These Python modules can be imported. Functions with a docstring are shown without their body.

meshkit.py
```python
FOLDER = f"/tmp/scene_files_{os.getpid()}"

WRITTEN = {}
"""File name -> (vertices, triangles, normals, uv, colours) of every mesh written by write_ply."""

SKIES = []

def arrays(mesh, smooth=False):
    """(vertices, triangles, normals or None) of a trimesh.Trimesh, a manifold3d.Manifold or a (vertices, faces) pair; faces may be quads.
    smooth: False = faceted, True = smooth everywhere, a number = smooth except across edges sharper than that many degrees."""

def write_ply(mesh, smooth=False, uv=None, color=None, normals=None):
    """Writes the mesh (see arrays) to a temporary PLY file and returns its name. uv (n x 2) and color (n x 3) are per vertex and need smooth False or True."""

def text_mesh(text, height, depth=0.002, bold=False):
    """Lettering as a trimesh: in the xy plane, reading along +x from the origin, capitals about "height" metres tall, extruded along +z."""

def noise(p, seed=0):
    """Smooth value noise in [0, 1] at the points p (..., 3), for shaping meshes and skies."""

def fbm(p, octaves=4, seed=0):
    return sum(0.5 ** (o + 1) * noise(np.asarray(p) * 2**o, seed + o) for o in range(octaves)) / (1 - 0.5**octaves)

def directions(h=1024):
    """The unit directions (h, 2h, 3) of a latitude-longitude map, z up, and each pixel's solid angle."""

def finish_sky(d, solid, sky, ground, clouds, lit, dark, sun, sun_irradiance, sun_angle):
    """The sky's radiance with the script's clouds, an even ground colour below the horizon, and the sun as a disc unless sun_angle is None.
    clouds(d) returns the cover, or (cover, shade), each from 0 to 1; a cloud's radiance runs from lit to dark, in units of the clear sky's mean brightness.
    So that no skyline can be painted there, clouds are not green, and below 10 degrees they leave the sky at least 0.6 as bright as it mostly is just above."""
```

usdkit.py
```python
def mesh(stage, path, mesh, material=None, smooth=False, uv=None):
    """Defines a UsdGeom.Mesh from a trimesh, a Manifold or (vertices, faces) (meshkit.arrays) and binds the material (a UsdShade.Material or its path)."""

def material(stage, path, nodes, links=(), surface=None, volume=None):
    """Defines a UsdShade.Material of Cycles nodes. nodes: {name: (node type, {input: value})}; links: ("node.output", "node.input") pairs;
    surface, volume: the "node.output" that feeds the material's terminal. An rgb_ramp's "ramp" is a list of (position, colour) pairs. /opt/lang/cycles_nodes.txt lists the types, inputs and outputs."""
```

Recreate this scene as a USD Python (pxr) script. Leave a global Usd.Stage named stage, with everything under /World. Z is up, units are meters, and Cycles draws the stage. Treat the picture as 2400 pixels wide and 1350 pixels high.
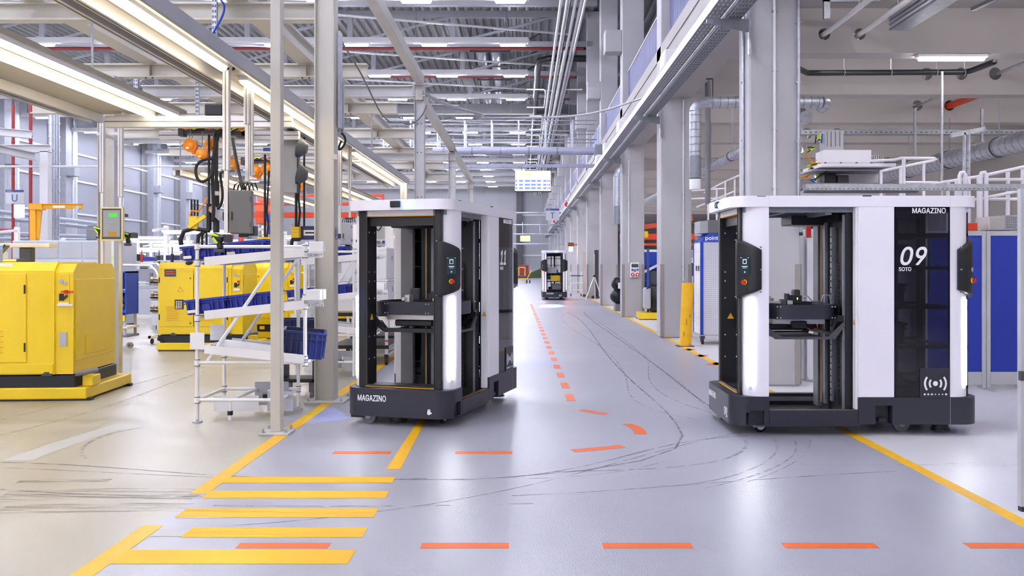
import math, random
import numpy as np
import trimesh
from shapely.geometry import Polygon, Point, box as sbox
from shapely import affinity
import usdkit, meshkit
from pxr import Usd, UsdGeom, UsdLux, UsdShade, Gf, Sdf, Vt

stage = Usd.Stage.CreateInMemory()
UsdGeom.SetStageUpAxis(stage, UsdGeom.Tokens.z)
UsdGeom.SetStageMetersPerUnit(stage, 1.0)
stage.SetDefaultPrim(UsdGeom.Xform.Define(stage, '/World').GetPrim())
UsdGeom.Scope.Define(stage, '/World/Looks')
RNG = random.Random(7)

# ------------------------------------------------------------------ camera, light, exposure
CX, CY, FPX, EYE = 1230.0, 620.0, 2000.0, 1.545          # vanishing point and focal length for a 2400 px wide picture
cam = UsdGeom.Camera.Define(stage, '/World/camera')
cam.AddTranslateOp().Set((0, 0, EYE))
cam.AddRotateXOp().Set(90.0)
cam.CreateHorizontalApertureAttr(36.0)
cam.CreateVerticalApertureAttr(20.25)
cam.CreateFocalLengthAttr(36.0 * FPX / 2400)
cam.CreateHorizontalApertureOffsetAttr(-(CX - 1200) / 2400 * 36)
cam.CreateVerticalApertureOffsetAttr(-(675 - CY) / 2400 * 36)
cam.CreateExposureAttr(0.56)
COOL, WARM, NEUT = (0.83, 0.85, 1.0), (1.0, 0.88, 0.67), (1.0, 0.97, 0.98)
ROOF_LAMP, RAIL_LAMP, SLAB_LAMP = 160.0, 8.5, 46.0        # brightness of the hall's lamps
dome = UsdLux.DomeLight.Define(stage, '/World/sky_light')  # the hall is closed; what comes in is next to nothing
dome.CreateColorAttr(Gf.Vec3f(0.8, 0.86, 1.0))
dome.CreateIntensityAttr(0.3)


# ------------------------------------------------------------------ helpers
ORD = 'zeroth first second third fourth fifth sixth seventh eighth ninth tenth eleventh twelfth thirteenth fourteenth fifteenth'.split()


def lin(h):
    if not isinstance(h, str):
        return tuple(h)
    c = [int(h[i:i + 2], 16) / 255 for i in (0, 2, 4)]
    return tuple(x / 12.92 if x <= .04045 else ((x + .055) / 1.055) ** 2.4 for x in c)


def pm(name, c, r=.5, m=0., var=.05, scale=2.5, bump=0., bscale=60, **kw):
    c = np.array(lin(c))
    a, b = np.clip(c * (1 - var), 0, 1), np.clip(c * (1 + var), 0, 1)
    nodes = {'t': ('texture_coordinate', {}), 'n': ('noise_texture', {'scale': scale, 'detail': 4.}),
             'r': ('rgb_ramp', {'ramp': [(.3, tuple(a)), (.7, tuple(b))]}),
             'p': ('principled_bsdf', {'roughness': r, 'metallic': m, **kw})}
    links = [('t.object', 'n.vector'), ('n.fac', 'r.fac'), ('r.color', 'p.base_color')]
    if bump:
        nodes['bn'] = ('noise_texture', {'scale': bscale, 'detail': 2.})
        nodes['bu'] = ('bump', {'strength': bump, 'distance': .01})
        links += [('t.object', 'bn.vector'), ('bn.fac', 'bu.height'), ('bu.normal', 'p.normal')]
    return usdkit.material(stage, '/World/Looks/' + name, nodes, links, surface='p.BSDF')


def em(name, c, s):
    return usdkit.material(stage, '/World/Looks/' + name, {'e': ('emission', {'color': lin(c), 'strength': s})}, surface='e.emission')


_CB = {}


class B:
    """collects shapes into one mesh"""
    def __init__(s):
        s.v, s.f, s.n = [], [], 0

    def raw(s, v, f):
        v = np.asarray(v, float)
        s.v.append(v); s.f.append(np.asarray(f, int) + s.n); s.n += len(v)
        return s

    def tm(s, m, M=None):
        v = np.asarray(m.vertices)
        if M is not None:
            v = v @ np.asarray(M)[:3, :3].T + np.asarray(M)[:3, 3]
        return s.raw(v, m.faces)

    def box(s, x0, x1, y0, y1, z0, z1, c=0.):
        lo, hi = np.minimum((x0, y0, z0), (x1, y1, z1)), np.maximum((x0, y0, z0), (x1, y1, z1))
        d = hi - lo
        c = min(c, .3 * d.min())
        if c <= 0:
            k = np.array([[i & 1, i >> 1 & 1, i >> 2] for i in range(8)], float)
            f = [[0, 2, 1], [1, 2, 3], [4, 5, 6], [5, 7, 6], [0, 1, 4], [1, 5, 4], [2, 6, 3], [3, 6, 7], [0, 4, 2], [2, 4, 6], [1, 3, 5], [3, 7, 5]]
            return s.raw(lo + k * d, f)
        if not _CB:
            p = []
            for ax in range(3):
                for sx in (-1, 1):
                    for sy in (-1, 1):
                        for sz in (-1, 1):
                            p.append([(sx, sy, sz)[q] * (1. if q == ax else .8) for q in range(3)])
            p = np.array(p)
            h = trimesh.convex.convex_hull(p)
            idx = [int(np.argmin(np.abs(p - q).sum(1))) for q in h.vertices]
            _CB['p'], _CB['f'] = p, np.array(idx)[h.faces]
        q = np.sign(_CB['p']) * (d / 2 - c * (np.abs(_CB['p']) < .9)) + (lo + hi) / 2
        return s.raw(q, _CB['f'])

    def bar(s, p, q, w, h=None, up=(0, 0, 1), c=0.):
        """a rectangular bar from p to q, w wide and h high"""
        p, q = np.asarray(p, float), np.asarray(q, float)
        L = np.linalg.norm(q - p)
        d = (q - p) / L
        u = np.asarray(up, float)
        if abs(d @ u) > .98:
            u = np.array((0, 1., 0))
        a = np.cross(u, d); a /= np.linalg.norm(a)
        b = np.cross(d, a)
        t = B().box(0, L, -w / 2, w / 2, -(h or w) / 2, (h or w) / 2, c)
        R = np.stack([d, a, b], 1)
        return s.raw(t.v[0] @ R.T + p, t.f[0])

    def tube(s, pts, r, n=8, closed=False):
        P = np.asarray(pts, float)
        T = np.gradient(P, axis=0) if len(P) > 2 else np.repeat([P[-1] - P[0]], len(P), 0)
        if closed:
            T = np.roll(P, -1, 0) - np.roll(P, 1, 0)
        T /= np.maximum(np.linalg.norm(T, axis=1, keepdims=True), 1e-9)
        u = np.array((0, 0, 1.)) if abs(T[0, 2]) < .9 else np.array((1., 0, 0))
        a = np.cross(T[0], u); a /= np.linalg.norm(a)
        R = np.broadcast_to(np.asarray(r, float), (len(P),))
        an = np.arange(n) / n * 2 * np.pi
        V = []
        for i in range(len(P)):
            a = a - T[i] * (a @ T[i]); a /= max(np.linalg.norm(a), 1e-9)
            b = np.cross(T[i], a)
            V.append(P[i] + R[i] * (np.cos(an)[:, None] * a + np.sin(an)[:, None] * b))
        m = len(P)
        F = []
        for i in range(m if closed else m - 1):
            i2 = (i + 1) % m
            for j in range(n):
                k = (j + 1) % n
                F += [[i * n + j, i * n + k, i2 * n + k], [i * n + j, i2 * n + k, i2 * n + j]]
        V = np.concatenate(V)
        if not closed:
            V = np.vstack([V, P[0], P[-1]])
            for j in range(n):
                k = (j + 1) % n
                F += [[m * n, k, j], [m * n + 1, (m - 1) * n + j, (m - 1) * n + k]]
        return s.raw(V, F)

    def cyl(s, p, q, r, n=12, r2=None):
        return s.tube([p, q], [r, r if r2 is None else r2], n)

    def ring(s, c, R, r, axis='z', n=20, m=6):
        a = np.arange(n) / n * 2 * np.pi
        z = np.zeros(n)
        p = {'z': (np.cos(a), np.sin(a), z), 'y': (np.cos(a), z, np.sin(a)), 'x': (z, np.cos(a), np.sin(a))}[axis]
        return s.tube(np.stack(p, 1) * R + np.asarray(c), r, m, closed=True)

    def ball(s, c, r, n=2, sc=(1, 1, 1)):
        m = trimesh.creation.icosphere(n, 1.)
        return s.raw(m.vertices * np.asarray(sc) * r + np.asarray(c), m.faces)

    def prism(s, poly, h0, h1, plane='xy'):
        """polygon in the named plane, extruded along the remaining axis from h0 to h1"""
        if not hasattr(poly, 'geom_type'):
            poly = Polygon(poly)
        for g in getattr(poly, 'geoms', [poly]):
            m = trimesh.creation.extrude_polygon(g, h1 - h0, engine='earcut')
            v = np.asarray(m.vertices) + (0, 0, h0)
            if plane == 'xy':
                s.raw(v, m.faces)
            elif plane == 'xz':
                s.raw(np.stack([v[:, 0], v[:, 2], v[:, 1]], 1), m.faces[:, ::-1])
            else:
                s.raw(np.stack([v[:, 2], v[:, 0], v[:, 1]], 1), m.faces)
        return s

    def text(s, t, h, at, face='-y', d=.002, bold=False, slant=0., center=False, wide=None):
        m = meshkit.text_mesh(t, h, d, bold)
        v = np.array(m.vertices)
        if center:
            v[:, 0] -= (v[:, 0].min() + v[:, 0].max()) / 2
        if wide:
            v[:, 0] = (v[:, 0] - v[:, 0].min()) * wide / np.ptp(v[:, 0])
            if center:
                v[:, 0] -= wide / 2
        v[:, 0] += slant * v[:, 1]
        x, y, z = at
        w = {'-y': np.stack([x + v[:, 0], y - v[:, 2], z + v[:, 1]], 1), '-x': np.stack([x - v[:, 2], y - v[:, 0], z + v[:, 1]], 1),
             '+x': np.stack([x + v[:, 2], y + v[:, 0], z + v[:, 1]], 1)}[face]
        return s.raw(w, m.faces)

    def arr(s):
        return np.concatenate(s.v), np.concatenate(s.f)

    def move(s, M):
        s.v = [v @ np.asarray(M)[:3, :3].T + np.asarray(M)[:3, 3] for v in s.v]
        return s


_N = {}


def _path(parent, name):
    base = parent.GetPath().pathString if parent else '/World'
    k = _N.get((base, name), 0)
    _N[(base, name)] = k + 1
    return f'{base}/{name}' + (f'_{k:03d}' if k else '')


def _tag(p, label, cat, group, kind):
    for k, v in (('label', label), ('category', cat), ('group', group), ('kind', kind)):
        if v:
            p.SetCustomDataByKey(k, v)
    return p


def part(name, b, m, parent=None, smooth=False, label=None, kind=None):
    v, f = b.arr() if isinstance(b, B) else (b.vertices, b.faces)
    p = usdkit.mesh(stage, _path(parent, name), (v, f), m, smooth=smooth).GetPrim()
    return _tag(p, label, None, None, kind)


def thing(name, label, cat, loc=(0, 0, 0), rz=0., group=None, kind=None):
    x = UsdGeom.Xform.Define(stage, _path(None, name))
    x.AddTranslateOp().Set(Gf.Vec3d(*map(float, loc)))
    x.AddRotateZOp().Set(float(rz))
    return _tag(x.GetPrim(), label, cat, group, kind)


def one(name, b, m, label, cat, group=None, smooth=False, kind=None):
    """a thing that is one mesh"""
    return _tag(part(name, b, m, None, smooth), label, cat, group, kind)


def dup(root, loc, rz=0., label=None, group=None):
    was = root.GetCustomData()
    name = root.GetName()
    if name[-4] == '_' and name[-3:].isdigit():
        name = name[:-4]
    r = thing(name, label or was.get('label'), was.get('category'), loc, rz, group or was.get('group'), was.get('kind'))
    r.GetReferences().AddInternalReference(root.GetPath())
    r.SetInstanceable(True)
    return r


def X(px, D): return (px - CX) * D / FPX
def Z(py, D): return EYE - (py - CY) * D / FPX
def at(px, py, D): return np.array((X(px, D), D, Z(py, D)))
def fl(px, py):
    D = EYE * FPX / (py - CY)
    return np.array((X(px, D), D))


def arc(c, r, a0, a1, n=8, plane='xz', off=0.):
    a = np.radians(np.linspace(a0, a1, n))
    u, w, o = c[0] + r * np.cos(a), c[1] + r * np.sin(a), np.full(n, off)
    return np.stack({'xz': (u, o, w), 'xy': (u, w, o), 'yz': (o, u, w)}[plane], 1)


def rrect(x0, x1, y0, y1, r, n=6):
    return sbox(x0 + r, y0 + r, x1 - r, y1 - r).buffer(r, quad_segs=n)


def ibeam(b, p, q, w, h, t=.02):
    """an I-section from p to q (p, q on the underside's centre line)"""
    p, q = np.asarray(p, float), np.asarray(q, float)
    u = np.array((0, 0, 1.))
    b.bar(p + u * t / 2, q + u * t / 2, w, t); b.bar(p + u * (h - t / 2), q + u * (h - t / 2), w, t)
    return b.bar(p + u * h / 2, q + u * h / 2, t * .7, h - 2 * t)


# ------------------------------------------------------------------ materials
WHITE = pm('robot_white', 'F5F3FC', .32, var=.006, coat_weight=.3)
STEEL = pm('cream_steel', 'C9C4BA', .42, var=.03)
STEELW = pm('white_steel', 'C8C7CA', .42, var=.03)
CONC = pm('white_concrete', 'B6B4B8', .75, var=.06, scale=1.2, bump=.15, bscale=30)
PILM = pm('pillar_concrete', '989AA4', .75, var=.06)
TRUSS = pm('truss_grey', '8B8B92', .55)
CONCG = pm('grey_concrete', 'BDB8B6', .8, var=.06, scale=.8, bump=.1)
SOFF = pm('soffit_paint', 'ACA7A6', .8, var=.04, scale=.6)
WALLP = pm('wall_panel', '8E909C', .6, var=.04, scale=.3)
WALLW = pm('white_wall', 'EEEDF2', .6, var=.02, scale=.3)
WALLG = pm('grey_wall_panel', 'A2A3A9', .6, var=.05, scale=.3)
GALV = pm('galvanised', 'B4B8C2', .38, .75, var=.14, scale=14)
GALVD = pm('dull_galvanised', '8C9098', .5, .6, var=.12, scale=9)
ALU = pm('aluminium', 'D9D6D2', .34, .55, var=.04)
BLACK = pm('black_metal', '17181D', .42, var=.1)
NAVY = pm('anthracite', '282A36', .4, var=.04)
RUB = pm('rubber', '1B1B1C', .7, var=.15)
DGREY = pm('dark_grey', '45464B', .5, var=.08)
MGREY = pm('mid_grey', '77767A', .5, var=.05)
LGREY = pm('light_grey', 'B2B3BA', .5, var=.05)
BLUE = pm('blue_plastic', '2A37A0', .42, var=.08)
DBLUE = pm('dark_blue_plastic', '1B2858', .42, var=.1)
TBLUE = pm('trolley_blue', '1B45B4', .4, var=.06)
PANB = pm('screen_blue', '16309C', .5, var=.05, scale=.8)
PARA = pm('parapet_blue', '5F618C', .5, var=.03)
YEL = pm('machine_yellow', 'F0CC14', .36, var=.03, coat_weight=.2)
YELD = pm('crane_yellow', 'E3A11C', .45, var=.05)
BOLL = pm('bollard_yellow', 'F0B81A', .45, var=.07, scale=6)
ORAN = pm('hoist_orange', 'FF9414', .32, var=.04)
REDP = pm('red_pipe', '8C2A2C', .5, var=.08)
REDB = pm('red_beam', 'DE4A26', .5, var=.08)
RED = pm('signal_red', 'C8201C', .35)
LIME = pm('lime', 'C8F01E', .45)
BRONZE = pm('bronze_edge', '3E3830', .5)
WOOD = pm('wood', 'B5915A', .6, var=.15, scale=9)
WPLAS = pm('white_plastic', 'EFEEF0', .45, var=.02)
BEIGE = pm('beige_board', 'E8DDC0', .6)
PAPER = pm('paper', 'F4EEE0', .8)
INK = pm('blue_ink', '3C4A84', .6)
BRASS = pm('shaft_metal', 'C8B48C', .35, .7, var=.2, scale=30)
TAPEY = pm('yellow_tape', 'EBB40E', .5, var=.06, scale=8)
TAPEO = pm('orange_tape', 'E0661E', .5, var=.05, scale=8)
TEXTW = pm('print_white', 'F4F4F8', .5, var=.0)
L_COOL = em('lamp_cool', COOL, ROOF_LAMP)
L_SLAB = em('lamp_slab', NEUT, SLAB_LAMP)
L_WARM = em('lamp_warm', WARM, RAIL_LAMP)
L_STRIP = em('robot_strip', (.93, .96, 1.), 20.)
L_REDS = em('robot_tail', (1., .22, .2), 9.)
L_BLUE = em('beacon_blue', (.05, .3, 1.), 14.)
L_AMB = em('beacon_amber', (1., .42, .05), 26.)
L_GRN = em('led_green', (.1, 1., .25), 4.)
SCRW = em('screen_white', (.93, .97, 1.), 1.6)
SCRD = em('screen_dark', (.02, .035, .045), 1.)
SCRG = em('screen_green', (.12, .75, .08), .8)
SCRB = em('screen_blue_text', (.22, .3, .75), 1.)
SCRY = em('screen_lime', (.8, .95, .35), 1.4)
SCRGY = em('screen_grey', (.28, .28, .30), .9)
GLASSD = usdkit.material(stage, '/World/Looks/tinted_glass', {
    'a': ('transparent_bsdf', {'color': (.36, .37, .43)}), 'g': ('glossy_bsdf', {'color': (.9, .9, .95), 'roughness': .02}),
    'fr': ('fresnel', {'IOR': 1.5}), 'm': ('mix_closure', {})},
    [('a.BSDF', 'm.closure1'), ('g.BSDF', 'm.closure2'), ('fr.fac', 'm.fac')], surface='m.closure')


def floor_material():
    """grey lane coating between cream and white workshop floors, changing at the painted edge lines"""
    n = {'g': ('geometry', {}), 's': ('separate_xyz', {}), 'l': ('math', {'math_type': 'greater_than', 'value2': -2.2}),
         'r': ('math', {'math_type': 'greater_than', 'value2': 2.98}),
         'n1': ('noise_texture', {'scale': .55, 'detail': 5.}), 'n2': ('noise_texture', {'scale': 1.6, 'detail': 3., 'roughness': .5}),
         'v': ('math', {'math_type': 'add'}), 'ra': ('rgb_ramp', {'ramp': [(.2, lin('A39D8E')), (.8, lin('ABA597'))]}),
         'rb': ('rgb_ramp', {'ramp': [(.3, lin('9C9CAA')), (.7, lin('A4A4B2'))]}),
         'rc': ('rgb_ramp', {'ramp': [(.3, lin('D8D7DE')), (.7, lin('E0DFE5'))]}),
         'm1': ('mix_color', {}), 'm2': ('mix_color', {}),
         'b1': ('noise_texture', {'scale': 85., 'detail': 1.5}), 'bu': ('bump', {'strength': .45, 'distance': .005}),
         'rr': ('rgb_ramp', {'ramp': [(.3, (.38, .38, .38)), (.75, (.46, .46, .46))]}), 'bw': ('rgb_to_bw', {}),
         'h': ('math', {'math_type': 'multiply', 'value2': .5}),
         'p': ('principled_bsdf', {'specular_ior_level': .55, 'coat_weight': .4, 'coat_roughness': .36})}
    L = [('g.position', 's.vector'), ('s.x', 'l.value1'), ('s.x', 'r.value1'), ('g.position', 'n1.vector'), ('g.position', 'n2.vector'),
         ('n1.fac', 'v.value1'), ('n2.fac', 'v.value2'), ('v.value', 'h.value1'), ('h.value', 'ra.fac'), ('h.value', 'rb.fac'), ('h.value', 'rc.fac'),
         ('ra.color', 'm1.a'), ('rb.color', 'm1.b'), ('l.value', 'm1.fac'), ('m1.result', 'm2.a'), ('rc.color', 'm2.b'), ('r.value', 'm2.fac'),
         ('m2.result', 'p.base_color'), ('g.position', 'b1.vector'), ('b1.fac', 'bu.height'), ('bu.normal', 'p.normal'),
         ('n2.fac', 'rr.fac'), ('rr.color', 'bw.color'), ('bw.val', 'p.roughness')]
    return usdkit.material(stage, '/World/Looks/floor_coating', n, L, surface='p.BSDF')


FLOORM = floor_material()


def mark_material(name, c, dens, sc, stretch=(1., 1., 1.)):
    """worn rubber marks: broken up by noise"""
    return usdkit.material(stage, '/World/Looks/' + name, {
        'g': ('geometry', {}), 'mp': ('mapping', {'scale': stretch}), 'n': ('noise_texture', {'scale': sc, 'detail': 6., 'roughness': .7}), 'r': ('rgb_ramp', {'ramp': [(dens, (0, 0, 0)), (dens + .25, (1, 1, 1))]}),
        'w': ('rgb_to_bw', {}), 't': ('transparent_bsdf', {}), 'p': ('principled_bsdf', {'base_color': lin(c), 'roughness': .6}), 'm': ('mix_closure', {})},
        [('g.position', 'mp.vector'), ('mp.vector', 'n.vector'), ('n.fac', 'r.fac'), ('r.color', 'w.color'), ('w.val', 'm.fac'), ('t.BSDF', 'm.closure1'), ('p.BSDF', 'm.closure2')], surface='m.closure')


TYRE = mark_material('tyre_rubber', '70707A', .38, 5.)
WORN = mark_material('worn_yellow_tape', 'EBB40E', .06, 3., (.35, 6., 1.))
WORNER = mark_material('badly_worn_yellow_tape', 'EBB40E', .2, 3., (.3, 6., 1.))
TYREL = mark_material('faint_rubber', '8A8A92', .44, 7.)
DIRT = mark_material('brown_dirt', '8A8174', .47, 5., (.35, 4., 1.))
# ------------------------------------------------------------------ the setting: floor with its painted marks
XL, XR, Y0, Y1, ROOFZ = -33.0, 16.0, -9.0, 112.0, 13.2
BAY, COL0 = 7.1, 10.85                                     # concrete columns stand every 7.1 m
floor = thing('floor', 'wide glossy workshop floor with a pale grey lane between cream and white areas', 'floor', kind='structure')
part('slab', B().box(XL, XR, Y0, Y1, -.2, 0), FLOORM, floor)


def flat(pts, z=.0015):
    """a thin painted patch given by its floor outline"""
    return B().prism(Polygon(pts), 0, z)


def sheet(pts, z=.0014):
    """a worn painted patch: one thin face"""
    return B().raw([(x, y, z) for x, y in pts], [[0, 1, 2], [0, 2, 3]])


def quadpx(*px):
    return [tuple(fl(*p)) for p in px]


def ribbon(pts, w, z=.0012, n=40):
    """a thin strip along a smooth curve through floor points"""
    from scipy.interpolate import CubicSpline
    P = np.asarray(pts, float)
    t = np.r_[0, np.cumsum(np.linalg.norm(np.diff(P, axis=0), axis=1))]
    Q = CubicSpline(t, P)(np.linspace(0, t[-1], n)) if len(P) > 2 else np.linspace(P[0], P[1], n)
    T = np.gradient(Q, axis=0); T /= np.linalg.norm(T, axis=1, keepdims=True)
    N = np.stack([-T[:, 1], T[:, 0]], 1) * w / 2
    A, C = Q + N, Q - N
    V = np.vstack([np.c_[A, np.full(n, z)], np.c_[C, np.full(n, z)]])
    F = []
    for i in range(n - 1):
        F += [[i, n + i, n + i + 1], [i, n + i + 1, i + 1]]
    return B().raw(V, F)


LX, RX = -2.2, 2.98                                        # the lane's edge lines
part('yellow_line', flat([(LX - .06, 3.6), (LX + .06, 3.6), (LX + .06, 5.05), (LX - .06, 5.05)]), TAPEY, floor)
part('yellow_line', flat([(LX - .06, 5.75), (LX + .06, 5.75), (LX + .06, 38.), (LX - .06, 38.)]), TAPEY, floor)
part('yellow_line', flat([(RX - .05, 4.), (RX + .05, 4.), (RX + .05, 60.), (RX - .05, 60.)]), TAPEY, floor)
part('yellow_line', flat([(RX, 16.2), (9., 16.2), (9., 16.28), (RX, 16.28)]), TAPEY, floor)
part('yellow_line', flat(quadpx((905, 1100), (938, 1100), (1000, 982), (983, 982))), TAPEY, floor)
a, b_ = fl(905, 1100), fl(938, 1100)
for y0, y1, xl, xr in ((1289, 1322, 318, 815), (1237, 1260, 520, 848), (1192, 1213, 470, 875), (1151, 1168, 497, 902), (1118, 1132, 540, 919)):
    p0, p1 = fl(xl, y1), fl(xr, y1)
    q1 = fl(xr + 8, y0)
    part('zebra_stripe', sheet([(LX + .06 if y0 < 1200 or y0 > 1280 else LX + .25, p0[1]), (p1[0], p1[1]), (p1[0], q1[1]), (LX + .06 if y0 < 1200 or y0 > 1280 else LX + .25, q1[1])]), WORNER if y0 in (1237, 1192) else WORN, floor)
# orange dashes: two rows across the lane, a curve, and the row down the lane
for D, pxs in ((EYE * 2000 / 659, ((553, 776), (983, 1197), (1408, 1626), (1832, 2058), (2262, 2480))), (EYE * 2000 / 441, ((777, 920), (1063, 1205)))):
    for a0, a1 in pxs:
        x0, x1 = X(a0 + 4, D), X(a1 - 4, D)
        part('orange_dash', flat([(x0, D - .045), (x1, D - .045), (x1, D + .045), (x0, D + .045)]), TAPEO, floor)
for pts in ([(1342, 1057), (1400, 1052), (1459, 1046)], [(1468, 994), (1492, 1004), (1501, 1018)], [(1360, 961), (1390, 966), (1421, 971)]):
    part('orange_dash', ribbon([fl(*p) for p in pts], .11, .0015, 12), TAPEO, floor)
for k in range(24):
    D = EYE * 2000 / (932 - 620) + k * 1.0
    x = .525 - .012 * k
    part('orange_dash', flat([(x - .05, D - .25), (x + .05, D - .25), (x + .045, D + .25), (x - .055, D + .25)]), TAPEO, floor)
for px in ((1607, 821, 1624, 818), (1634, 836, 1651, 832), (1664, 856, 1690, 850)):
    p, q = fl(px[0], px[1]), fl(px[2], px[3])
    part('orange_dash', ribbon([p, q], .16, .0015, 4), TAPEO, floor)
# black wheel marks in sweeping curves
for pts, w, m in (
        ([(0, 1084), (200, 1092), (560, 1117), (900, 1124), (1200, 1118), (1500, 1060), (1755, 1022)], .02, TYRE),
        ([(0, 1096), (300, 1110), (600, 1122), (1000, 1121)], .015, TYRE),
        ([(0, 1147), (250, 1160), (500, 1165), (800, 1168)], .02, TYRE), ([(0, 1152), (250, 1166), (560, 1167)], .02, DIRT),
        ([(545, 1232), (760, 1214), (1000, 1183), (1200, 1146), (1500, 1070), (1760, 1010)], .012, TYRE),
        ([(1200, 1162), (1500, 1145), (1700, 1130), (1960, 1112), (2100, 1105)], .014, TYRE),
        ([(1770, 1089), (2100, 1090), (2400, 1091)], .008, TYREL), ([(2130, 1092), (2210, 1088), (2290, 1084)], .008, TYREL),
        ([(1328, 732), (1400, 800), (1500, 910), (1590, 1000), (1585, 1050), (1480, 1085), (1300, 1110), (1200, 1118)], .022, TYRE),
        ([(1325, 735), (1380, 795), (1470, 900), (1530, 960), (1640, 985)], .018, TYREL),
        ([(1368, 732), (1480, 815), (1580, 890), (1660, 950), (1750, 1000)], .024, TYRE),
        ([(1370, 735), (1440, 780), (1500, 825)], .03, TYREL),
        ([(1432, 808), (1520, 880), (1575, 935), (1680, 970)], .016, TYREL), ([(1540, 860), (1620, 920), (1680, 985)], .014, TYREL),
        ([(1815, 1030), (1815, 1065), (1760, 1100), (1650, 1130), (1500, 1140)], .02, TYREL),
        ([(1860, 1030), (1855, 1070), (1780, 1110), (1650, 1145)], .018, TYREL),
        ([(1745, 1030), (1742, 1055), (1660, 1085), (1500, 1100), (1300, 1105)], .03, TYREL),
        ([(1900, 1030), (1850, 1090), (1750, 1130)], .012, TYREL), ([(1200, 1122), (1400, 1112), (1560, 1080)], .016, TYREL),
        ([(480, 870), (330, 925), (160, 980), (0, 1020)], .05, DIRT), ([(480, 860), (300, 905), (100, 960), (0, 985)], .035, DIRT),
        ([(200, 1075), (195, 1050), (250, 1020), (350, 1000)], .03, TYREL),
        ([(500, 1185), (800, 1187), (1250, 1180)], .03, TYREL)):
    part('tyre_mark', ribbon([fl(*p) for p in pts], w), m, floor, kind=None)
for pts, w in (([(0, 1165), (200, 1158), (470, 1160)], .28), ([(0, 1195), (220, 1190), (440, 1190)], .2), ([(40, 1130), (260, 1125)], .12)):
    part('scuffed_patch', ribbon([fl(*p) for p in pts], w, .0009), DIRT, floor)
for pts, w in (([(40, 1080), (180, 1030), (330, 985)], .22), ([(360, 1251), (440, 1251), (520, 1251)], .1), ([(420, 1213), (520, 1212)], .05)):
    part('pale_repair', ribbon([fl(*p) for p in pts], w, .0011), pm('pale_coating_%d' % pts[0][0], 'B9B8B4', .5), floor)

# ------------------------------------------------------------------ walls
wl = thing('wall_left', 'tall pale grey panelled hall wall beyond the assembly line', 'wall', kind='structure')
part('panelling', B().box(XL - .3, XL, Y0, Y1, 0, ROOFZ), WALLP, wl)
for z in (3.4, 5.2, 7.6, 9.6):
    part('girt', B().box(XL, XL + .12, Y0, Y1, z, z + .14), STEELW, wl)
wb = thing('wall_back', 'pale grey panelled end wall closing the long lane', 'wall', kind='structure')
part('panelling', B().box(XL, XR, Y1, Y1 + .3, 0, ROOFZ), WALLG, wb)
for k in range(26):
    part('panel_joint', B().box(XL + 1 + k * 1.9, XL + 1.05 + k * 1.9, Y1 - .05, Y1, 0, ROOFZ), LGREY, wb)
for z in (2.6, 7.9):
    part('girt', B().box(XL, 3, Y1 - .14, Y1, z, z + .25), STEELW, wb)
part('black_duct', B().box(-1.1, -.35, Y1 - 1, Y1 - .1, 1.2, 11.), DGREY, wb)
wr = thing('wall_right', 'plain light wall behind the machines beneath the mezzanine', 'wall', kind='structure')
part('panelling', B().box(XR, XR + .3, Y0, Y1, 0, ROOFZ), SOFF, wr)
part('panelling', B().box(8., 8.2, Y0, Y1, 6, ROOFZ), WALLP, wr)
wf = thing('wall_front', 'plain light wall behind the viewpoint', 'wall', kind='structure')
part('panelling', B().box(XL, XR, Y0 - .3, Y0, 0, ROOFZ), WALLW, wf)

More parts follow.
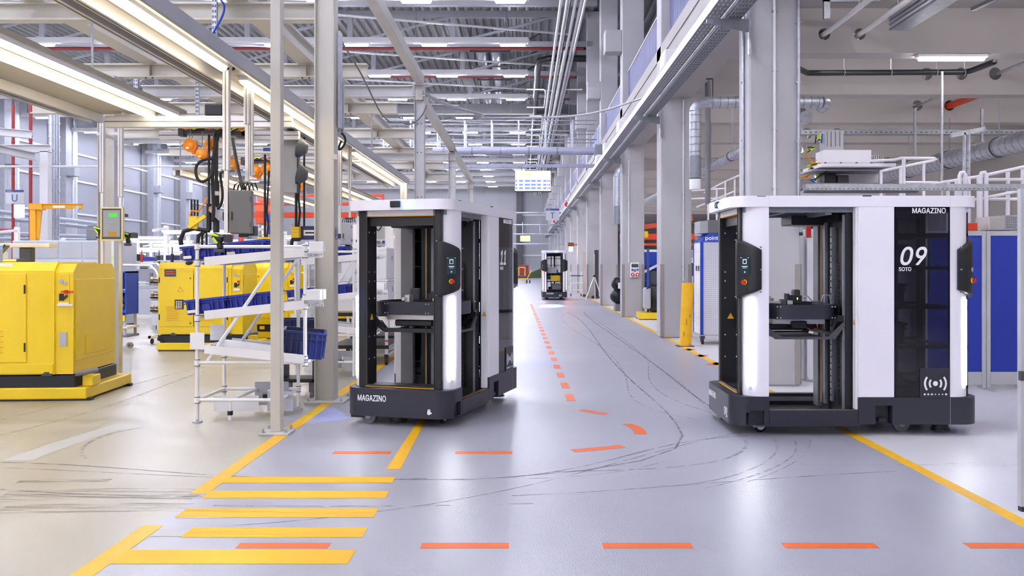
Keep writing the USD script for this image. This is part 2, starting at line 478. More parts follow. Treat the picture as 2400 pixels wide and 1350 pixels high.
# ------------------------------------------------------------------ roof: corrugated deck, trusses, lamp trunking
ceiling = thing('ceiling', 'corrugated steel roof deck high above the hall', 'ceiling', kind='structure')
V, F = [], []
prof, x = [], XL
while x < 8:
    prof += [(x, 0.), (x + .16, 0.), (x + .22, .12), (x + .34, .12), (x + .4, 0.)]; x += .4
prof = np.array(prof)
n = len(prof)
for Y in (Y0, Y1):
    V.append(np.c_[prof[:, 0], np.full(n, Y), ROOFZ + prof[:, 1]])
for i in range(n - 1):
    F += [[i, n + i, n + i + 1], [i, n + i + 1, i + 1]]
part('deck', B().raw(np.vstack(V), F), pm('deck_steel', '85868A', .55, .3, var=.1, scale=.5), ceiling)
part('roof_slab', B().box(XL, XR, Y0, Y1, ROOFZ + .14, ROOFZ + .4), LGREY, ceiling)

ROW0, ROWD, LZ = 36.72, 6.07, 11.06
# truss of one row
truss = thing('roof_truss', 'pale grey lattice roof truss, second from the viewpoint', 'truss', (0, ROW0 + 2.4, 0), group='roof trusses under the deck')
part('top_chord', B().box(XL + .1, 2.8, -.12, .12, 12.85, 13.15), TRUSS, truss)
part('bottom_chord', B().box(XL + .1, 2.8, -.12, .12, 11.55, 11.75), TRUSS, truss)
for k in range(8):
    x = XL + 1.5 + k * 4.7
    part('post', B().box(x - .12, x + .12, -.1, .1, 11.7, 12.9), TRUSS, truss)
    if k < 7:
        part('diagonal', B().bar((x, 0, 11.7), (x + 4.7, 0, 12.9), .1, .1), TRUSS, truss)
trunk = thing('lamp_trunking', 'long white lamp trunking across the hall, second from the viewpoint', 'trunking', (0, ROW0, 0), group='white lamp trunking across the hall')
part('channel', B().box(XL + .5, .14, -.13, .13, LZ, LZ + .24), STEELW, trunk)
part('end_cap', B().box(.14, .2, -.1, .1, LZ + .03, LZ + .2), GALV, trunk)
for k in range(9):
    part('hanger_rod', B().cyl((-.8 - 3.9 * k, 0, LZ + .24), (-.8 - 3.9 * k, 0, 13.2), .025, 5), GALVD, trunk)
pipe = thing('sprinkler_pipe', 'thin red sprinkler pipe running across beneath the roof deck', 'pipe', (0, ROW0 + 4.2, 0), group='red sprinkler pipes under the roof')
part('pipe', B().cyl((XL + .2, 0, 11.9), (2.8, 0, 11.9), .075, 8), REDP, pipe)
for k in range(9):
    part('hanger_rod', B().cyl((-.3 - 3.7 * k, 0, 11.97), (-.3 - 3.7 * k, 0, 13.2), .02, 5), GALVD, pipe)
brace = thing('wind_brace', 'slim white bracing rod under the roof, second from the viewpoint', 'brace', (0, ROW0 + .6, 0), group='white diagonal bracing rods under the roof')
part('rod', B().cyl((-13, 0, 11.2), (1.9, 6., 11.6), .05, 6), STEELW, brace)
lamp = thing('roof_lamp', 'glowing roof tube lamp, first from the lane side in the second lamp row', 'lamp', (-.52, ROW0, LZ), group='glowing tube lamps under the hall roof')
part('housing', B().box(-.56, .56, -.11, .11, -.05, 0), WPLAS, lamp)
part('diffuser', B().box(-.52, .52, -.085, .085, -.12, -.05, .02), L_COOL, lamp)
for r in range(-7, 12):
    y = ROW0 + r * ROWD
    if r:
        dup(truss, (0, y + 2.4, 0), 0, f'pale grey lattice roof truss, {ORD[r + 2]} from the viewpoint' if r > -2 else 'pale roof truss out of view behind the camera')
        dup(trunk, (0, y, 0), 0, f'long white lamp trunking across the hall, {ORD[r + 2]} from the viewpoint' if r > -2 else 'white lamp trunking out of view behind the camera')
        dup(brace, (0, y + .6, 0), 0, f'slim white bracing rod under the roof, {ORD[r + 2]} from the viewpoint' if r > -2 else 'white bracing rod out of view behind the camera')
        if r % 2 == 0 or r in (1, 3):
            dup(pipe, (0, y + 4.2, 0))
    for k in range(10):
        if r or k:
            dup(lamp, (-.52 - 3.38 * k, y, LZ), 0, f'glowing roof tube lamp, {ORD[k + 1]} from the lane side in the {ORD[r + 2]} lamp row' if r > -2 else 'roof tube lamp out of view above and behind the camera')

# crane-corbel columns of the far side wall
pil = thing('wall_pillar', 'tall pale concrete pillar with a crane corbel against the hall side wall', 'pillar', (XL + .3, COL0 + 6 * BAY, 0), group='corbelled pillars along the hall side wall')
part('shaft', B().box(-.3, .35, -.4, .4, 0, ROOFZ), PILM, pil)
part('corbel', B().box(.35, .95, -.4, .4, 7.8, 8.45, .02), PILM, pil)
part('recess_panel', B().box(-.29, -.2, -1.5, -.4, 1, ROOFZ - 1), MGREY, pil)
part('wall_duct', B().cyl((.05, 1.1, 1.5), (.05, 1.1, 12.5), .3, 10), GALV, pil, smooth=40)
for k in (3, 4, 5, 7, 8, 9, 10, 11, 12, 13):
    dup(pil, (XL + .3, COL0 + k * BAY, 0))

# ------------------------------------------------------------------ mezzanine on the other side: slab, beams with pipe holes, edge beam
mez = thing('mezzanine_deck', 'white concrete mezzanine deck on cross beams above the machines', 'ceiling', kind='structure')
SLABZ, BEAMZ, EX0, EX1 = 5.9, 5.14, 2.86, 3.5
part('slab', B().box(EX0, XR, Y0, Y1, SLABZ, SLABZ + .25), SOFF, mez)
part('edge_beam', B().box(EX0 + .02, EX1, Y0, Y1, 5.06, SLABZ), SOFF, mez)
part('edge_kerb', B().box(EX0 + .12, EX0 + .3, Y0, Y1, SLABZ + .2, SLABZ + .3), BEIGE, mez)


def holed_beam(holes):
    m = sbox(EX1, BEAMZ, XR, SLABZ)
    for hx, hz, hr in holes:
        m = m.difference(Point(hx, hz).buffer(hr))
    return B().prism(m, -.2, .2, 'xz')


HOLES = {1: [(5.09, 5.46, .1), (5.69, 5.46, .1)], 2: [(8.5, 5.58, .13), (9.23, 5.58, .13), (9.95, 5.58, .13)], 3: [(9.94, 5.57, .13), (10.75, 5.57, .13), (7., 5.4, .13)],
         4: [(7.1, 5.4, .16), (8.3, 5.4, .16), (9.2, 5.4, .16)], 6: [(12.3, 5.45, .14), (13.4, 5.45, .14)]}
for k in range(-5, 24):
    D = 14.7 + (k - 1) * BAY / 2
    b = holed_beam(HOLES.get(k, [(7.5, 5.45, .15), (9.3, 5.45, .15)]) if k < 8 else [])
    part('cross_beam', b.move(trimesh.transformations.translation_matrix((0, D, 0))), SOFF, mez)

# tall concrete columns along the lane, each with steel corner guards
GUARD = pm('guard_steel', '9A9490', .45, .3)
cl = []
for k in range(0, 14):
    D = COL0 + k * BAY
    if k in (0, 1):
        c = thing('concrete_column', ['massive white concrete column behind the robot crossing the lane', 'white concrete column beside the yellow bollard'][k], 'column', (2.86, D, 0))
    else:
        lab = {2: 'white concrete column carrying the red socket box', 3: 'white concrete column beside the leaning boards'}.get(k)
        c = thing('concrete_column', lab or f'white concrete column, {ORD[k + 1]} of the row lining the lane', 'column', (2.86, D, 0))
    part('shaft', B().box(0, .65, 0, .55, 0, ROOFZ, .02), CONC, c)
    if k:
        part('corbel', B().box(-.5, 0, .02, .53, 7.8, 8.45, .02), CONC, c)
    for x in (0, .65):
        g = B()
        s = -1 if x == 0 else 1
        g.box(x - .004 if s < 0 else x - .075, x + .075 if s < 0 else x + .004, -.006, 0, .02, 1.55)
        g.box(x + s * .006, x, -.006, .09, .02, 1.55)
        part('corner_guard', g, GUARD, c)

# ribbed blue-grey parapet panels above the deck edge, one per bay
def ribbed(L, z0, z1):
    b = B()
    p, s = [], .08
    n = int(L / s)
    for i in range(n):
        p += [(i * s, 0), (i * s + .03, 0), (i * s + .04, .02), (i * s + .07, .02)]
    p.append((L, 0))
    p = np.array(p); n = len(p)
    V = np.vstack([np.c_[-p[:, 1], p[:, 0], np.full(n, z)] for z in (z0, z1)])
    F = []
    for i in range(n - 1):
        F += [[i, i + 1, n + i + 1], [i, n + i + 1, n + i]]
    return b.raw(V, F).box(.001, .03, 0, L, z0, z1)


par = thing('parapet_panel', 'ribbed blue-grey parapet panel along the mezzanine edge', 'parapet', (3.05, COL0 + .6 - BAY, SLABZ), group='blue-grey parapet panels along the mezzanine edge')
part('ribbed_sheet', ribbed(BAY - .65, .06, 1.28), PARA, par)
part('cap_rail', B().box(-.03, .05, 0, BAY - .65, 1.28, 1.32), LGREY, par)
part('base_trim', B().box(-.02, .06, 0, BAY - .65, 0., .06), DGREY, par)
for k in range(-1, 13):
    if k >= 0:
        dup(par, (3.05, COL0 + .6 + k * BAY, SLABZ), 0, f'ribbed blue-grey parapet panel on the mezzanine edge, {ORD[k + 1]} visible bay')

# tube lamps under the mezzanine beams
sl = thing('tube_lamp', 'slim white tube lamp under the first mezzanine beam', 'lamp', (7.3, 14.6, BEAMZ))
part('housing', B().box(-.6, .6, -.07, .07, -.06, 0, .01), WPLAS, sl)
part('diffuser', B().box(-.56, .56, -.05, .05, -.11, -.06, .015), L_SLAB, sl)
for k in range(-5, 14):
    D = 14.7 + (k - 1) * BAY / 2 + .45                     # tucked high behind each beam
    for x in (4.9, 7.3, 10.9, 13.6) if k % 2 == 0 else (6., 9., 12.):
        dup(sl, (x, D, SLABZ), 0, 'slim white tube lamp tucked up behind a mezzanine beam', 'tube lamps tucked behind the mezzanine beams')
# ------------------------------------------------------------------ the carrying robots
def corner_path(n=9, off=0.):
    """outline of a corner panel seen from above: from the front edge round to the long side (front = -x, this side = -y)"""
    p = [(-1.075, -.43)]
    c, r = (-.835, -.36), .18
    for a in np.linspace(180, 270, n):
        p.append((c[0] + r * math.cos(math.radians(a)), c[1] + r * math.sin(math.radians(a))))
    p[0] = (-1.075, -.36 - .0)
    p = p[1:] + [(-.79, -.54)]
    p = np.array(p)
    t = np.gradient(p, axis=0); t /= np.linalg.norm(t, axis=1, keepdims=True)
    nn = np.stack([t[:, 1], -t[:, 0]], 1)
    s = np.r_[0, np.cumsum(np.linalg.norm(np.diff(p, axis=0), axis=1))]
    return p + nn * off, nn, s


def flip(b, sx, sy):
    """mirrors the shape into another corner"""
    b.v = [v * (sx, sy, 1) + ((.048, 0, 0) if sx < 0 else (0, 0, 0)) for v in b.v]
    if sx * sy < 0:
        b.f = [f[:, ::-1] for f in b.f]
    return b


def curved_wall(z0, z1, t=.02):
    P, nn, s = corner_path()
    Q = P - nn * t
    n = len(P)
    V = np.vstack([np.c_[A, np.full(n, z)] for z in (z0, z1) for A in (P, Q)])
    F = []
    o0, i0, o1, i1 = 0, n, 2 * n, 3 * n
    for k in range(n - 1):
        F += [[o0 + k, o0 + k + 1, o1 + k + 1], [o0 + k, o1 + k + 1, o1 + k], [i0 + k + 1, i0 + k, i1 + k], [i0 + k + 1, i1 + k, i1 + k + 1],
              [o1 + k, o1 + k + 1, i1 + k + 1], [o1 + k, i1 + k + 1, i1 + k], [o0 + k + 1, o0 + k, i0 + k], [o0 + k + 1, i0 + k, i0 + k + 1]]
    for k, w in ((0, 0), (n - 1, 1)):
        q = [[o0 + k, o1 + k, i1 + k], [o0 + k, i1 + k, i0 + k]]
        F += [f[::-1] for f in q] if w else q
    return B().raw(V, F)


def console_shell(off=.05):
    """control console bulging over the rounded corner: high at the front edge, lower towards the side"""
    P, nn, s = corner_path(13)
    k = [i for i in range(len(P)) if P[i, 0] < -.845]
    P, nn, s = P[k], nn[k], s[k] / s[k[-1]]
    zt, zb = 1.78 - .10 * s ** 1.6, 1.235 + .085 * s ** 1.6
    n = len(P)
    prof = []
    for i in range(n):
        e = min(1., .45 + 4 * min(s[i], 1 - s[i]))
        o = off * e
        prof.append([(0, zb[i]), (o * .75, zb[i] + .004), (o, zb[i] + .03), (o, zt[i] - .03), (o * .75, zt[i] - .004), (0, zt[i])])
    V = np.array([[*(P[i] + nn[i] * o), z] for i in range(n) for o, z in prof[i]])
    F = []
    for i in range(n - 1):
        for j in range(6):
            j2 = (j + 1) % 6
            F += [[i * 6 + j, i * 6 + j2, (i + 1) * 6 + j2], [i * 6 + j, (i + 1) * 6 + j2, (i + 1) * 6 + j]]
    for i, w in ((0, 0), (n - 1, 1)):
        q = [[i * 6, i * 6 + j + 1, i * 6 + j] for j in range(1, 5)]
        F += [f[::-1] for f in q] if w else q
    b = B().raw(V, [f[::-1] for f in F])
    return b, P, nn, s


def on_corner(i_s, z, off, w, h, d):
    """a small flat box lying on the corner panel at curve fraction i_s, and its local frame"""
    P, nn, s = corner_path(25)
    s = s / s[-1]
    p = np.array([np.interp(i_s, s, P[:, 0]), np.interp(i_s, s, P[:, 1])]); m = np.array([np.interp(i_s, s, nn[:, 0]), np.interp(i_s, s, nn[:, 1])])
    m /= np.linalg.norm(m)
    u = np.array([-m[1], m[0]])
    M = np.eye(4)
    M[:3, 0], M[:3, 1], M[:3, 2], M[:3, 3] = (*u, 0), (*m, 0), (0, 0, 1), (*(p + m * off), z)
    return B().box(-w / 2, w / 2, 0, d, -h / 2, h / 2, .002).move(M), M


def base_block(x0, x1, z0, z1, r0, r1):
    """outer block of the robot's base, rounded at one end"""
    g = rrect(-1.125, 1.125, -.55, .55, .16, 8).intersection(sbox(x0, -1, x1, 1))
    return trimesh.creation.extrude_polygon(g, z1 - z0, engine='earcut').apply_translation((0, 0, z0))


def cut(a, *boxes):
    for q in boxes:
        c = trimesh.creation.box(bounds=np.array(q, float).reshape(2, 3))
        a = trimesh.boolean.difference([a, c], engine='manifold')
    return a


def emblem(b, cx, y, cz, R):
    """broadcast sign: dot with two pairs of arcs"""
    b.prism(Point(cx, cz).buffer(R * .21), y - .002, y, 'xz')
    for rr in (.58, .98):
        for s in (0, 180):
            a = np.radians(np.linspace(-38 if rr > .6 else -40, 38 if rr > .6 else 40, 12) + s)
            out = [(cx + R * rr * math.cos(t), cz + R * rr * math.sin(t)) for t in a]
            inn = [(cx + R * (rr - .16) * math.cos(t), cz + R * (rr - .16) * math.sin(t)) for t in a[::-1]]
            b.prism(Polygon(out + inn).buffer(.0), y - .002, y, 'xz')
    return b


def robot(label, loc, rz, number, front_number, tail=L_STRIP):
    t = thing('carrying_robot', label, 'robot', loc, rz)
    # base: front block, low middle, rear block
    fb = cut(base_block(-1.125, -.79, .09, .355, .16, 0), (-1.0, -.6, .06, -.91, -.49, .21), (-.965, -.6, .1, -.835, -.5, .23), (-.965, .5, .1, -.835, .6, .23))
    base = part('base', fb, NAVY, t, 30)
    part('sensor_recess', B().box(-.97, -.83, -.52, -.5, .1, .23), BLACK, base)
    part('base_seam', B().box(-.7915, -.789, -.552, -.548, .09, .25), BLACK, base)
    rb = cut(base_block(.013, 1.125, .105, .347, 0, .16), (.165, -.6, .09, .32, -.46, .275))
    rear = part('rear_base', rb, NAVY, t, 30)
    q = B()
    for p in ((.2, .25), (.27, .25), (.22, .16), (.29, .14), (.26, .19)):
        q.box(p[0], p[0] + .012, -.475, -.458, p[1], p[1] + .012)
    part('scanner', B().box(.175, .31, -.485, -.46, .11, .27).box(.2, .28, -.535, -.485, .12, .16, .006), BLACK, rear)
    part('screw', q, ALU, rear, kind='stuff')
    part('base_seam', B().box(.838, .8405, -.5515, -.548, .105, .347), LGREY, rear)
    for s in (-1, 1):
        b = B().box(-.79, .013, s * .55, s * .47, .085, .232, .004)
        sill = part('side_sill', b, NAVY, t)
        part('yellow_strip', B().box(-.78, .0, s * .52, s * .51, .2315, .2325), YELD, sill)
        part('step_edge', B().box(-.79, .013, s * .47, s * .44, .16, .2), MGREY, sill)
    part('floor_tray', B().box(-.79, .013, -.47, .47, .1, .13), BLACK, t)
    # wheels and feet
    for x, y in ((-.86, -.36),):
        c = part('caster', B().box(x - .06, x + .06, y - .05, y + .05, .125, .16, .004).box(x - .035, x + .075, y - .038, y - .03, .05, .14).box(x - .035, x + .075, y + .03, y + .038, .05, .14), LGREY, t)
        part('tyre', B().ring((x + .04, y, .06), .042, .019, 'y', 20, 8), RUB, c, True)
        part('hub', B().cyl((x + .04, y - .024, .06), (x + .04, y + .024, .06), .036, 14), WPLAS, c, 40)
    for x, y, w in ((-.9, .33, .07), (.5, -.3, .06), (.5, .33, .06)):
        dx, dy = (w / 2, 0) if x < 0 else (0, w / 2)
        if x < 0:
            x = -1.0
        c = part('drive_wheel', B().cyl((x - dx, y - dy, .075), (x + dx, y + dy, .075), .075, 22), MGREY, t, 40)
        part('hub', B().cyl((x - dx * 1.5, y - dy * 1.5, .075), (x + dx * 1.5, y + dy * 1.5, .075), .03, 12), LGREY, c, 40)
        part('bracket', B().box(x - .09, x + .09, y - .09, y + .09, .1, .17), BLACK, c)
    for x, y in ((-.93, .06), (.84, -.36), (.9, .3)):
        part('foot', B().cyl((x, y, .03), (x, y, .16), .075, 18, .06).cyl((x, y, .02), (x, y, .035), .085, 18), BLACK, t, 40)
    part('bumper', B().box(-1.08, -.98, .36, .5, .06, .1, .006), BLACK, t)
    # roof in three pieces, hollow frame with a thin lid
    ring = rrect(-1.125, 1.125, -.55, .55, .16, 8).difference(rrect(-1.06, 1.06, -.48, .48, .12, 8))
    lid = rrect(-1.1, 1.1, -.53, .53, .14, 8)
    for x0, x1 in ((-1.2, -.7905), (-.7885, .838), (.84, 1.2)):
        g = sbox(x0, -1, x1, 1)
        roof = part('roof_panel', B().prism(ring.intersection(g), 2.065, 2.165).prism(lid.intersection(g), 2.13, 2.155), WHITE, t, 30)
    part('handle_slot', B().box(.05, .13, -.552, -.55, 2.158, 2.168).box(-.9, -.82, -.552, -.549, 2.158, 2.163), BLACK, roof)
    for y in (-.44, .44):
        part('roof_rail', B().box(-1., 1., y - .025, y + .025, 2.02, 2.065), GALVD, t)
    part('cross_rail', B().box(-.25, -.19, -.44, .44, 2., 2.05).box(-.62, -.57, -.44, .44, 2.02, 2.06), GALVD, t)
    part('top_drive', B().box(-.4, -.05, .05, .4, 1.93, 2.02, .01).box(-.1, 0., -.3, .3, 1.95, 2.03), BLACK, t)
    # front portal: fascia, posts, sill with yellow strips
    f = part('front_fascia', B().box(-1.025, -.97, -.36, .36, 2.015, 2.066), WPLAS, t)
    part('yellow_strip', B().box(-1.027, -.97, -.36, .36, 2.008, 2.015), YELD, f)
    part('yellow_strip', B().box(-1.045, -1.03, -.36, .36, .36, .366), YELD, f)
    part('front_sill', B().box(-1.03, -.85, -.36, .36, .355, .38, .004).box(-1.03, -.97, -.1, .1, .38, .383), BLACK, t)
    part('lintel', B().box(-.98, -.9, -.36, .36, 1.92, 2.02), BLACK, t)
    for s in (-1, 1):
        po = part('front_post', B().box(-1.025, -.81, s * .355, s * .425, .355, 2.066, .004), BLACK, t)
        part('post_edge', B().box(-1.03, -1.015, s * .349, s * .3555, .355, 2.066), BRONZE, po)
        q = B()
        for z in (.62, .84, 1.21, 1.38, 1.47, 1.86):
            for x in (-.975, -.86):
                q.cyl((x, s * .356, z), (x, s * .351, z), .008, 8)
        part('screw', q, ALU, po, kind='stuff')
        tri = B().prism([(-.955, 1.0), (-.885, 1.0), (-.92, 1.06)], min(s * .3545, s * .352), max(s * .3545, s * .352), 'xz')
        part('warning_triangle', tri, YELD, po)
        part('corner_seal', B().box(-1.02, -1.01, s * .425, s * .44, .36, 2.065), BLACK, po)
    # corner panels with consoles and light strips
    for sx in (1, -1):
        for sy in (1, -1):
            cp = part('corner_panel', flip(curved_wall(.35, 2.066), sx, sy), WHITE, t, 40)
            sh, P, nn, s_ = console_shell()
            co = None if sx > 0 and sy < 0 else part('console', flip(sh, sx, sy), BLACK if sx < 0 or sy > 0 else NAVY, t, 35)
            q = B()
            for z, fr in ((1.7, .98), (1.5, .98), (1.3, .98), (1.77, .1), (1.25, .1)):
                q.tm(trimesh.Trimesh(*on_corner(fr * .78, z, .035 if fr > .5 else .03, .014, .014, .018)[0].arr(), process=False))
            if co:
                part('screw', flip(q, sx, sy), MGREY, co, kind='stuff')
            if sy > 0 and sx > 0 and co:
                scr, M = on_corner(.42, 1.535, .0505, .1, .165, .003)
                part('screen', flip(scr, sx, sy), SCRD, co)
                ic = B()
                for x0, x1, z0, z1 in ((-.02, .02, .015, .06), (-.03, .03, -.012, -.004), (-.02, .02, -.024, -.018), (-.006, .006, -.066, -.05), (-.045, -.03, .07, .075), (.03, .045, .07, .075)):
                    ic.box(x0, x1, .003, .0035, z0, z1)
                part('screen_text', flip(ic.move(M), sx, sy), TEXTW, co, kind='stuff')
                part('screen_icon', flip(B().box(-.012, .012, .0034, .004, .022, .05).move(M), sx, sy), SCRD, co)
            if sy > 0:
                _, M = on_corner(.42, 1.385 if sx > 0 else 1.4, .049, .01, .01, .01)
                part('yellow_collar', flip(B().cyl((0, 0, 0), (0, .01, 0), .024, 16).move(M), sx, sy), YEL, co, 40)
                part('emergency_button', flip(B().cyl((0, .01, 0), (0, .035, 0), .018, 14, .02).move(M), sx, sy), RED, co, 40)
                if sx < 0:
                    _, M2 = on_corner(.42, 1.5, .049, .01, .01, .01)
                    part('key_switch', flip(B().ring((0, .006, 0), .018, .004, 'y', 16, 6).box(-.003, .003, 0, .012, -.012, .012).move(M2), sx, sy), ALU, co, 40)
                else:
                    part('grip_slot', flip(B().box(-.02, .02, 0, .004, -.1, -.05).move(M), sx, sy), RUB, co)
            ls, _ = on_corner(.5, .84, -.004, .055, .78, .012)
            part('light_strip', flip(ls, sx, sy), L_STRIP if sx > 0 else tail, cp)
            part('strip_end', flip(on_corner(.5, .43, -.002, .03, .03, .01)[0], sx, sy), WPLAS, cp)
    # long sides: middle post, white panel, tinted pane
    for s in (-1, 1):
        b = B().box(-.005, .018, s * .53, s * .46, .235, 2.066, .003).box(.018, .03, s * .545, s * .47, .235, 2.066)
        mp = part('middle_post', b, WPLAS, t)
        part('warning_triangle', B().prism([(s * .525, 1.0), (s * .475, 1.0), (s * .5, 1.05)] if s < 0 else [(.475, 1.0), (.525, 1.0), (.5, 1.05)], -.008, -.0055, 'yz'), YELD, mp)
        part('side_panel', B().box(.0 if s > 0 else .016, .337, s * .55, s * .53, .349, 2.064, .004), WHITE, t)
        pane = part('tinted_pane', B().box(.341, .837, s * .548, s * .54, .349, 2.064), GLASSD, t)
        q = B().box(.341, .35, s * .54, s * .53, .349, 2.064).box(.83, .84, s * .54, s * .53, .349, 2.064)
        part('pane_edge', q, BLACK, pane)
    w = part('charging_plate', B().box(.565, .835, -.556, -.549, .349, .612, .003), NAVY, t)
    part('charging_symbol', emblem(B(), .702, -.557, .475, .105), TEXTW, w)
    q = B()
    for k in range(7):
        x = .606 + k * .032
        q.prism(Point(x, .378).buffer(.009 if k in (0, 1, 2, 6) else .006, quad_segs=3), -.5585, -.556, 'xz')
    part('symbol_row', q, TEXTW, w)
    part('brand_text', B().text('MAGAZINO', .045, (.497, -.549, 2.008), '-y', .002, True, wide=.302), TEXTW, t)
    if number:
        part('unit_number', B().text(number, .155, (.378, -.549, 1.545), '-y', .002, True, .2, wide=.232 if number == '09' else .2), TEXTW, t)
    part('model_text', B().text('SOTO', .034, (.376, -.549, 1.487), '-y', .002, True, wide=.112), TEXTW, t)
    part('brand_text', B().text('MAGAZINO', .055, (-1.125, .40, .235), '-x', .002, True, wide=.3), TEXTW, t)
    if front_number:
        part('unit_number', B().text(number, .075, (-1.125, -.24, .15), '-x', .002, True), TEXTW, t)
    hand = B().prism(rrect(-.36, -.325, .13, .165, .015, 3).union(sbox(-.357, .15, -.35, .182)).union(sbox(-.347, .15, -.339, .185)).union(sbox(-.336, .15, -.329, .18)).union(sbox(-.372, .14, -.35, .155)), -1.127, -1.125, 'yz')
    part('hand_symbol', hand, TEXTW, t)
    if not number:
        part('rear_brand_text', B().text('MAGAZINO', .055, (1.125, -.36, .255), '+x', .002, True, wide=.32), TEXTW, t)
        part('rear_number', B().text('07', .07, (1.125, .18, .16), '+x', .002, True), TEXTW, t)
        part('rear_beacon', B().box(1.12, 1.14, .0, .12, 2.09, 2.13), L_BLUE, t)
    # front camera and status beacon
    part('front_camera', B().box(-1.15, -1.11, -.05, .05, 2.09, 2.15, .006), BLACK, t)
    part('beacon', B().ball((-1.128, -.135, 2.105), .034, 2), L_BLUE, t)
    # interior: lifting mast, gripper ring, shelf rack
    mast_shape = B().box(-.06, .0, .0, .2 if number else .04, .13, 2.02).box(-.06, .0, -.44, -.34, .13, 2.02)
    if number:
        mast_shape.box(-.04, .0, -.34, .0, .13, 2.0)
    mast = part('mast', mast_shape, BLACK, t)
    part('mast_rail', B().box(-.085, -.06, .03, .075, .2, 2.0).box(-.08, -.06, -.42, -.4, .2, 2.0), GALVD, mast)
    part('mast_strip', B().box(-.09, -.08, .125, .14, .2, 1.98), WOOD, mast)
    part('rear_mast', B().box(-.06, .0, .3, .44, .13, 2.02), MGREY, t)
    q = B()
    for k in range(60):
        q.box(-.082, -.06, -.3, -.27, .25 + k * .022, .262 + k * .022)
    part('cable_chain', q, RUB, mast, kind='stuff')
    q = B()
    for k in range(26):
        q.box(-.088, -.08, -.12 + .0 * k, -.105, .3 + k * .06, .315 + k * .06)
    part('perforated_strip', B().box(-.08, -.06, -.14, -.09, .25, 1.9), GALVD, mast)
    part('slot', q, BLACK, mast, kind='stuff')
    ringp = rrect(-.8, -.09, -.46, .46, .26, 8)
    g = part('gripper_ring', B().prism(ringp.difference(ringp.buffer(-.02)), 1.045, 1.175).prism(ringp.buffer(-.01), 1.1, 1.11), NAVY, t, 30)
    q = B()
    for x in (-.69, -.66, -.19, -.165):
        for z in (1.06, 1.16):
            q.cyl((x, -.462, z), (x, -.455, z), .006, 6)
    for y in (-.2, -.17, .24, .27):
        for z in (1.065, 1.155):
            q.cyl((-.803, y, z), (-.795, y, z), .006, 6)
    part('screw', q, ALU, g, kind='stuff')
    part('sensor_box', B().box(-.5, -.38, -.2, -.06, 1.175, 1.255, .006).box(-.52, -.5, -.2, -.1, 1.175, 1.27), BLACK, g)
    part('status_led', B().box(-.43, -.42, -.203, -.2, 1.215, 1.235), SCRY, g)
    part('clamp_rail', B().bar((-.78, -.25, 1.2), (-.56, -.25, 1.19), .03, .025).bar((-.74, .1, 1.2), (-.55, .16, 1.2), .03, .03).box(-.56, -.5, -.3, -.24, 1.175, 1.21).box(-.7, -.6, .05, .1, 1.17, 1.24), ALU, g)
    part('belt_drive', B().box(-.6, -.55, -.3, -.22, 1.175, 1.22), DGREY, g); part('belt_drive', B().box(-.3, -.22, -.3, -.24, 1.175, 1.2), DGREY, g); part('belt_drive', B().box(-.36, -.3, .1, .2, 1.17, 1.3, .01), DGREY, g)
    part('cable', B().tube([(-.4, -.18, 1.22), (-.33, -.2, 1.25), (-.28, -.22, 1.19), (-.2, -.2, 1.2)], .008, 6).tube([(-.22, -.25, 1.19), (-.2, -.25, 1.26), (-.14, -.25, 1.26), (-.13, -.25, 1.19)], .006, 6), GALV, g, True)
    part('under_plate', B().box(-.69, -.2, -.3, .3, .99, 1.045, .004), ALU, g)
    part('under_drive', B().box(-.52, -.38, -.34, -.2, .95, 1.02, .006).box(-.72, -.25, -.2, .2, .93, .99, .01), BLACK, g)
    part('orange_cable', B().tube([(-.36, -.25, .96), (-.32, -.28, .93), (-.26, -.25, .95), (-.22, -.2, .94)], .009, 6), pm('dull_orange_' + (number or 'far'), 'A04A20', .5), g, True)
    pts = [(.46, 1.14), (.46, 1.03), (.28, .885), (-.28, .885), (-.45, 1.03), (-.45, 1.08), (-.41, 1.05), (-.25, .915), (.25, .915), (.41, 1.05), (.41, 1.14)]
    part('support_arm', B().prism(pts, -.84, -.78, 'yz'), BLACK, g); part('support_arm', B().prism(pts, -.14, -.08, 'yz'), BLACK, g)
    tr = [(-.8, .99), (-.64, .885), (-.22, .885), (-.08, 1.02), (-.06, .99), (-.16, .862), (-.7, .862), (-.82, .96)]
    part('cable_tray', B().prism(tr, -.44, -.42, 'xz').prism(tr, .3, .32, 'xz').box(-.66, -.2, -.42, .3, .862, .872), DGREY, g)
    # rear rack
    rk = part('rack_post', B().box(.05, .09, -.47, -.43, .35, 2.02), BLACK, t)
    for x, y in ((.05, .43), (1.0, -.47), (1.0, .43), (.5, .43)):
        part('rack_post', B().box(x, x + .04, y, y + .04, .35, 2.02), BLACK, t)
    for z in (.42, .78, 1.14, 1.5, 1.8):
        sh = B().box(.05, 1.04, -.47, -.44, z, z + .03).box(.05, 1.04, .44, .47, z, z + .03)
        for k in range(4):
            sh.box(.08 + k * .29, .12 + k * .29, -.45, .45, z + .0, z + .02)
        part('rack_shelf', sh, BLACK, t)
    for y in (-.35, .35):
        part('rear_frame', B().box(1.0, 1.03, y - .02, y + .02, .35, 2.06), BLACK, t)
    part('electronics', B().box(.1, .5, .1, .4, .36, .42).box(.12, .3, -.3, -.1, .36, .44, .01).box(.03, .06, -.25, .25, .36, .55), DGREY, t)
    return t


R09 = (3.003 - .013, 7.68 + .55, 0.)
r09 = robot('white and black carrying robot numbered 09 crossing the lane side-on', R09, 0., '09', True)
R11 = (-.907, 9.2, 0.)
r11 = robot('white and black carrying robot numbered 11 coming up the lane beside the steel posts', R11, 73.3, '11', False)


